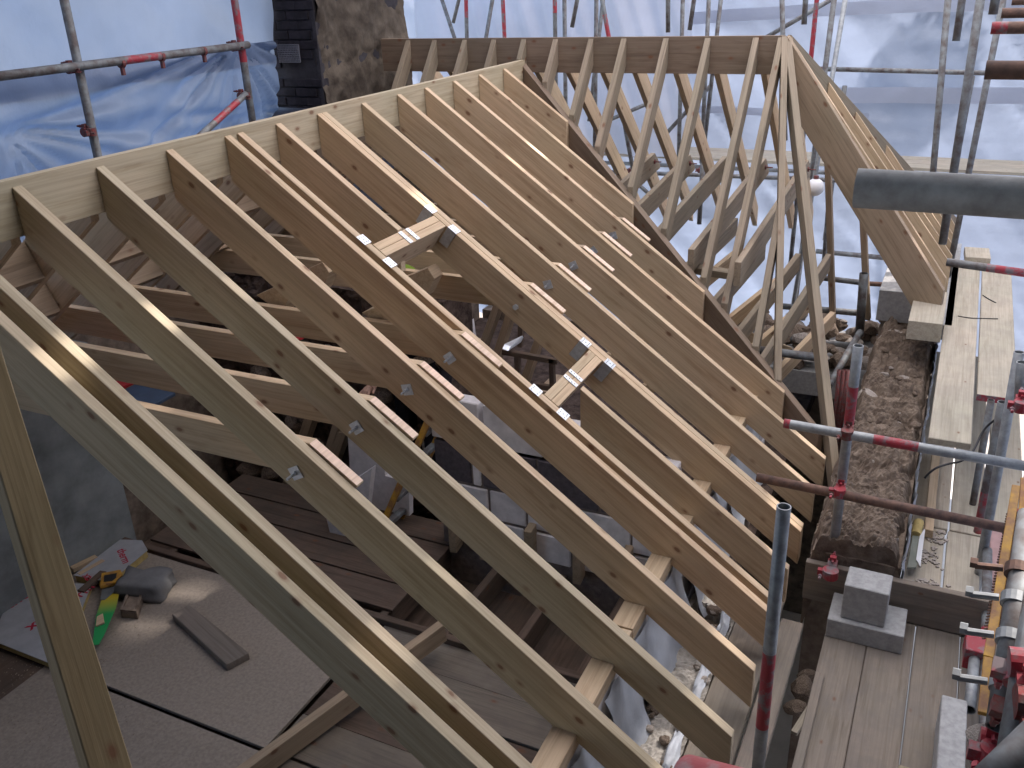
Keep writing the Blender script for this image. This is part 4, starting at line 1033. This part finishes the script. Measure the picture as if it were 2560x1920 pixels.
# hand saw
sawp = thing('hand_saw', at(300, 1440, 2, ZF + 0.06), 'hand saw with yellow and black handle, blade fading from yellow to green, on the floor', 'saw')
def flat(name, px, z, h, mat, par):
    return prism(name, [at(x, y, 2, z) for x, y in px], (0, 0, h), mat, par, grain=at(231, 1613, 2, z) - at(275, 1465, 2, z), bev=0.0008)
mS, ntS, bsS = newmat('saw_blade_fade')
tcS = N(ntS, 'ShaderNodeTexCoord'); sxS = N(ntS, 'ShaderNodeSeparateXYZ'); ntS.links.new(tcS.outputs['Object'], sxS.inputs[0])
ntS.links.new(ramp(ntS, sxS.outputs[0], [(0.08, (0.50, 0.38, 0.02)), (0.24, (0.02, 0.32, 0.09))]), bsS.inputs['Base Color'])
zs = ZF + 0.062
flat('blade', [(262, 1478), (303, 1462), (290, 1520), (262, 1585), (247, 1612), (231, 1613), (240, 1540)], zs - 0.004, 0.002, mS, sawp)
hd = flat('handle', [(256, 1440), (303, 1431), (308, 1444), (288, 1462), (252, 1473)], zs, 0.022, YEL, sawp)
flat('grip', [(262, 1446), (294, 1440), (292, 1452), (282, 1460), (261, 1462)], zs + 0.0005, 0.0235, CABLE, sawp)
flat('blade_root', [(256, 1474), (300, 1463), (288, 1478), (262, 1500), (250, 1500)], zs + 0.0005, 0.003, plain('saw_steel', (0.3, 0.32, 0.33), 0.35, 0.6), sawp)
o = prism('wood_chip', [at(243, 1545, 2, zs), at(258, 1537, 2, zs), at(262, 1560, 2, zs), at(240, 1568, 2, zs)], (0, 0, 0.012), PINE); tag(o, 'small pine chip lying across the saw blade', 'wood chip')
# frogged brick, slab, sticks
br_ = thing('brick', at(330, 1530, 2, ZF), 'single buff brick with a frog lying by the saw on the loft floor', 'brick')
P4 = [at(305, 1544, 2, ZF + 0.003), at(346, 1548, 2, ZF + 0.003), at(362, 1497, 2, ZF + 0.003), at(325, 1493, 2, ZF + 0.003)]
cen = sum(P4, V()) / 4
prism('brick_body', P4, (0, 0, 0.045), STONE, br_)
for i in range(4):
    a, b = P4[i], P4[(i + 1) % 4]; ai = a.lerp(cen, 0.3); bi = b.lerp(cen, 0.3)
    prism('frog_rim', [a + V((0, 0, .0455)), b + V((0, 0, .0455)), bi + V((0, 0, .0455)), ai + V((0, 0, .0455))], (0, 0, 0.014), STONE, br_, bev=0.002)
def lump(name, c, sx, sy, sz, mat, lab, cat, rot=0):
    bm = bmesh.new(); bmesh.ops.create_cube(bm, size=1)
    bmesh.ops.subdivide_edges(bm, edges=bm.edges[:], cuts=5, use_grid_fill=True)
    for v in bm.verts:
        n = noise.noise(v.co * 3 + V(c)); v.co = V((v.co.x * sx, v.co.y * sy, v.co.z * sz)) * (1 + 0.22 * n) * (1 - 0.25 * max(0, v.co.length - 0.55))
    o = finish(name, bm, mat, Matrix.Translation(V(c)) @ Matrix.Rotation(rot, 4, 'Z'), None, True); tag(o, lab, cat); return o
lump('cement_bag', at(362, 1462, 2, ZF + 0.06), 0.30, 0.20, 0.12, plain('dark_grey_sack', (0.19, 0.19, 0.195), 0.9, 0, 8, 0.3, 0.4), 'dark grey sack slumped behind the brick on the loft floor', 'sack', 0.3)
for i, (x0, y0, x1, y1, w) in enumerate(((182, 1432, 244, 1402, 0.045), (200, 1448, 262, 1412, 0.035), (205, 1490, 262, 1440, 0.05))):
    a = at(x0, y0, 2, ZF + 0.02 + 0.0 * i); b = at(x1, y1, 2, ZF + 0.02)
    o = timber('stick', a + V((0, 0, 0.04)), b + V((0, 0, 0.04)), w, 0.03, PINE if i < 2 else OLDWOOD, plumb=False)
    tag(o, ['pale stick against the rendered wall behind the insulation boards', 'second pale stick tucked beside the insulation offcut', 'dark stick under the insulation offcut'][i], 'stick')
# sawdust on floor
sdm = bmesh.new(); r2 = random.Random(9)
for i in range(1500):
    x = r2.gauss(-4.0, 0.4); y = r2.gauss(2.35, 0.33)
    if not (-4.9 < x < -2.75 and 1.2 < y < 3.2) or abs(y - 2.378) < 0.02: continue
    if noise.noise(V((x * 3, y * 3, 0))) < -0.1: continue
    s_ = r2.uniform(0.0015, 0.0045); m = Matrix.Translation((x, y, ZF + 0.004)) @ Matrix.Rotation(r2.random() * 6, 4, 'Z')
    vs = [sdm.verts.new(m @ V(p)) for p in ((-s_, -s_ * .5, 0), (s_, -s_ * .5, 0.001), (s_, s_ * .5, 0.003), (-s_, s_ * .5, 0.001))]; sdm.faces.new(vs)
o = finish('sawdust', sdm, plain('sawdust', (0.30, 0.24, 0.18), 0.9, 0, 5, 0.2, 0), Matrix.Identity(4)); tag(o, 'sawdust and shavings scattered over the loft floor', 'sawdust', kind='stuff')
# foreground post
pa = atd(-52, 850, 2.75); pb = atd(299, 1990, 2.45); u = (pb - pa); 
n = u.cross(pa).normalized(); 
if n.x < 0: n = -n
dn = n.cross(u).normalized()
if dn.dot(pa) < 0: dn = -dn
fp = prism('timber_post', [pa - u * 0.25 - n * 0.043, pb + u * 0.1 - n * 0.043, pb + u * 0.1 + n * 0.043, pa - u * 0.25 + n * 0.043], dn * 0.05 - n * 0.02, wood('near_post_pine', (0.25, 0.195, 0.11), (0.17, 0.125, 0.065), vary=0), grain=u, bev=0.003)
tag(fp, 'leaning timber post close to the camera at the lower left', 'post')

# ================================================================= person half hidden inside the roof
def skin_body(name, verts, edges, radii, mat, parent, root=0, sub=2):
    me = bpy.data.meshes.new(name); me.from_pydata([tuple(v) for v in verts], edges, [])
    o = bpy.data.objects.new(name, me); link(o, parent, Matrix.Identity(4) if parent is None else WM[parent.name].copy())
    sm = o.modifiers.new('skin', 'SKIN')
    for i, r in enumerate(radii):
        me.skin_vertices[0].data[i].radius = (r, r) if isinstance(r, (int, float)) else r
        me.skin_vertices[0].data[i].use_root = (i == root)
    ss = o.modifiers.new('sub', 'SUBSURF'); ss.levels = ss.render_levels = sub
    me.materials.append(mat)
    return o
pp = thing('person', (-3.10, 4.72, -3.4), 'person in dark work clothes and lime green cap, mostly hidden behind the rafters', 'person')
hz = 0.93
VB = [(0, 0, hz), (0.02, -0.02, 1.15), (0.04, -0.06, 1.36), (0.05, -0.09, 1.46),
      (-0.10, 0, 0.85), (-0.11, 0.02, 0.48), (-0.11, 0.05, 0.09), (-0.10, -0.1, 0.04),
      (0.10, 0, 0.85), (0.12, -0.04, 0.48), (0.12, 0.0, 0.09), (0.13, -0.14, 0.04),
      (-0.17, -0.05, 1.36), (-0.24, -0.10, 1.10), (-0.14, -0.26, 0.98),
      (0.23, -0.07, 1.36), (0.34, -0.14, 1.12), (0.40, -0.30, 1.02)]
EB = [(0, 1), (1, 2), (2, 3), (0, 4), (4, 5), (5, 6), (6, 7), (0, 8), (8, 9), (9, 10), (10, 11), (2, 12), (12, 13), (13, 14), (2, 15), (15, 16), (16, 17)]
RB = [(0.15, 0.11), (0.15, 0.10), (0.16, 0.10), 0.06, 0.09, 0.065, 0.05, 0.045, 0.09, 0.065, 0.05, 0.045, 0.06, 0.05, 0.04, 0.06, 0.05, 0.04]
skin_body('body', VB, EB, RB, BLACKC, pp)
skin_body('head', [(0.05, -0.09, 1.46), (0.05, -0.10, 1.52), (0.05, -0.12, 1.60), (0.05, -0.11, 1.67)], [(0, 1), (1, 2), (2, 3)], [0.05, 0.055, (0.085, 0.10), (0.075, 0.09)], SKIN, pp)
bm = bmesh.new(); bmesh.ops.create_uvsphere(bm, u_segments=20, v_segments=12, radius=0.112)
for v in list(bm.verts):
    if v.co.z < -0.01: bm.verts.remove(v)
for v in bm.verts: v.co.z *= 0.85
box_bm(bm, Matrix.Identity(4), (-0.07, -0.20, -0.006), (0.07, -0.08, 0.004))
finish('cap', bm, GREEN, WM[pp.name] @ Matrix.Translation((0.05, -0.12, 1.66)), pp, True)
for sx, hx, hy, hzz in ((-1, -0.14, -0.26, 0.98), (1, 0.40, -0.30, 1.02)):
    verts = [(hx, hy, hzz), (hx, hy - 0.06, hzz - 0.01), (hx, hy - 0.10, hzz - 0.015)]; edges = [(0, 1), (1, 2)]; rad = [0.024, 0.03, 0.028]
    for k in range(4):
        b = len(verts); fx = hx + (k - 1.5) * 0.02
        verts += [(fx, hy - 0.13, hzz - 0.02), (fx, hy - 0.155, hzz - 0.04), (fx, hy - 0.15, hzz - 0.065)]; edges += [(2, b), (b, b + 1), (b + 1, b + 2)]; rad += [0.0095, 0.009, 0.008]
    b = len(verts); verts += [(hx - sx * 0.035, hy - 0.07, hzz - 0.01), (hx - sx * 0.045, hy - 0.11, hzz - 0.03)]; edges += [(1, b), (b, b + 1)]; rad += [0.012, 0.009]
    skin_body('hand', verts, edges, rad, SKIN, pp, 0, 1)

# ================================================================= outside of the low wall, silver membrane and ledge
lo_ = thing('block_wall', (-1.03, 3.4, -3.6), 'low white block wall carrying the wall plate, draped outside in silver foil', 'wall')
yb = 1.0; k = 0
while yb < 5.9:
    L = 0.43 if k else 0.2
    for r in range(3):
        z1 = -2.702 - r * 0.225
        box('block', (-1.085, yb + 0.004 + (0.2 if r % 2 else 0), z1 - 0.215), (-0.99, yb + L + (0.2 if r % 2 else 0), z1), BLOCKW, lo_, 0.005, grain=(0, 1, 0))
    yb += L + 0.01; k += 1
box('mortar_core', (-1.075, 1.0, -3.75), (-1.0, 6.0, -2.705), MORTAR, lo_)
for i, (y0, y1) in enumerate(((1.9, 2.62), (2.66, 2.98), (3.05, 3.72), (3.85, 4.6), (4.7, 5.5))):
    def fm(u, v, i=i, y0=y0, y1=y1):
        y = y0 + (y1 - y0) * u
        return V((0.05 * v * v + 0.03 * noise.noise(V((y * 7, v * 2.2, i))) + 0.01 * noise.noise(V((y * 14, v * 4, i))), 0, 0.05 * noise.noise(V((y * 5, 3, i))) * v))
    mm = sheet_mesh('foil_membrane', (-0.975, y0, -2.71), (0, y1 - y0, 0), (0.06, 0, -0.42), 44, 24, fm, MEMB, smooth=True)
    tag(mm, ['crumpled silver foil hanging below the wall plate, nearest the camera', 'narrow fold of silver foil between two rafter feet', 'wide silver foil flap below the wall plate in the middle', 'silver foil flap below the plate near the doubled rafters', 'farthest silver foil flap below the wall plate'][i], 'foil')
ol = thing('stone_wall', (-0.78, 3.2, -3.6), 'pale old wall head with loose mortar between the rafter feet and the platform boards', 'wall')
def f_ol(u, v):
    x = -0.95 + 0.27 * u; y = 1.0 + 3.2 * v
    return V((0, 0, 0.03 * noise.noise(V((x * 9, y * 6, 3))) + 0.022 * abs(noise.noise(V((x * 30, y * 30, 4)))) - 0.09 * (noise.noise(V((x * 3, y * 2.2, 8))) > 0.22)))
sheet_mesh('wall_head', (-0.95, 1.0, -3.09), (0.25, 0, 0), (0, 3.2, 0), 34, 300, f_ol, plain('pale_lime_mortar', (0.42, 0.39, 0.35), 0.95, 0, 18, 0.4, 0.9, 0.01, spec=0.1), parent=ol, smooth=False)
box('wall_body', (-0.94, 1.0, -7.1), (-0.71, 4.25, -3.17), STONE, ol)
for i in range(70): rock((random.uniform(-0.92, -0.72), random.uniform(1.2, 4.15), -3.07), random.uniform(0.012, 0.035), ol)
def f_fo(u, v):
    y = 1.2 + 2.9 * u
    return V((0.02 * noise.noise(V((y * 8, v * 2, 5))), 0, 0.03 * noise.noise(V((y * 11, v * 3, 1))) + 0.012 * math.sin(math.pi * v)))
mm = sheet_mesh('foil_membrane', (-0.76, 1.2, -3.06), (0, 2.9, 0), (0.05, 0, 0.0), 120, 8, f_fo, MEMB); tag(mm, 'long silver foil strip lying along the edge of the platform boards', 'foil')
# rubble in the hole beside the platform
for i, (px, py, s_) in enumerate(((2005, 1720, 0.06), (1990, 1770, 0.05), (2020, 1690, 0.045))):
    o = rock(at(px, py, 2, -3.3), s_); tag(o, ['broken stone in the gap between the platform boards, nearest the long standard', 'broken stone lower in the gap of the platform', 'small broken stone at the top of the platform gap'][i], 'stone')
o = timber('timber_batten', at(1985, 1830, 2, -3.22), at(2030, 1760, 2, -3.2), 0.03, 0.02, BOARD_L, plumb=False); tag(o, 'pale lath caught in the gap between the platform boards', 'lath')
# white reflection of daylight below: pale paving far down
o = box('pavement', (-8, -4, -7.19), (9, 14, -7.1), plain('pale_paving', (0.55, 0.53, 0.5), 0.9, 0, 3, 0.2, 0.2)); o['kind'] = 'structure'
# storeys below the loft
hb = thing('house_walls', (-3, 4, -7), 'masonry storey below the new roof frame', 'house')
box('wall', (-5.2, 0.2, -7.1), (-5.03, 9.2, -2.0), STONE, hb)
box('wall', (-5.0, 9.22, -7.1), (0.03, 9.45, -3.75), STONE, hb)
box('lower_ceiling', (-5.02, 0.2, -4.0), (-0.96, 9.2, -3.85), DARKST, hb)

# bush outside the far sheeting, its soft shadow falls on the sheet
tb_ = thing('tree', (0.3, 14.9, -7.2), 'small tree outside the enclosure shading the far sheeting at the upper right', 'tree')
bm = bmesh.new(); cyl_bm(bm, (0, 0, 0), (0, 0, 6.2), 0.06, 10, 0, 0.03); finish('trunk', bm, OLDWOOD, Matrix.Translation((0.3, 14.9, -7.2)), tb_)
bm = bmesh.new(); r0 = random.Random(8)
for i in range(2400):
    a = r0.random() * 6.283; b = math.acos(r0.uniform(-1, 1)); q = 0.62 * r0.random() ** 0.4
    c = V((q * math.sin(b) * math.cos(a) * 1.1, q * math.sin(b) * math.sin(a) * 0.8, q * math.cos(b)))
    m = Matrix.Translation(c) @ Matrix.Rotation(r0.random() * 6, 4, V((r0.random(), r0.random(), r0.random() + 0.01)).normalized())
    vs = [bm.verts.new(m @ V(p)) for p in ((-.05, 0, 0), (0, .026, 0), (.055, 0, 0.01), (0, -.026, 0))]
    bm.faces.new(vs)
finish('crown', bm, LEAF, Matrix.Translation((0.15, 14.6, 0.1)), tb_)
# groups of repeats
GR = {'timber_stud': 'rough studs standing under the joists', 'concrete_block': 'grey concrete blocks on the near platform', 'foil_membrane': 'silver foil draped below the wall plate',
      'cable': 'cables on the right scaffold', 'scaffold_board': 'scaffold boards of the right hand walkways', 'scaffold': 'tube scaffolds round the roof', 'scaffold_sheet': 'sheets of the enclosure',
      'wedge_block': 'bright cut wedges on the joists', 'insulation_slab': 'white slabs standing inside the roof', 'insulation_board': 'foil faced boards with red lettering', 'stick': 'sticks beside the rendered wall',
      'roof_frame': 'new timber roof frames', 'stone': 'loose stones by the platform', 'timber_batten': 'loose battens', 'red_panel': 'red panels between the joists', 'timber_offcut': 'timber offcuts', 'tree': 'trees outside the sheeting'}
for o in C.objects:
    k = o.name.split('.')[0]
    if o.parent is None and k in GR and not o.get('group'): o['group'] = GR[k]
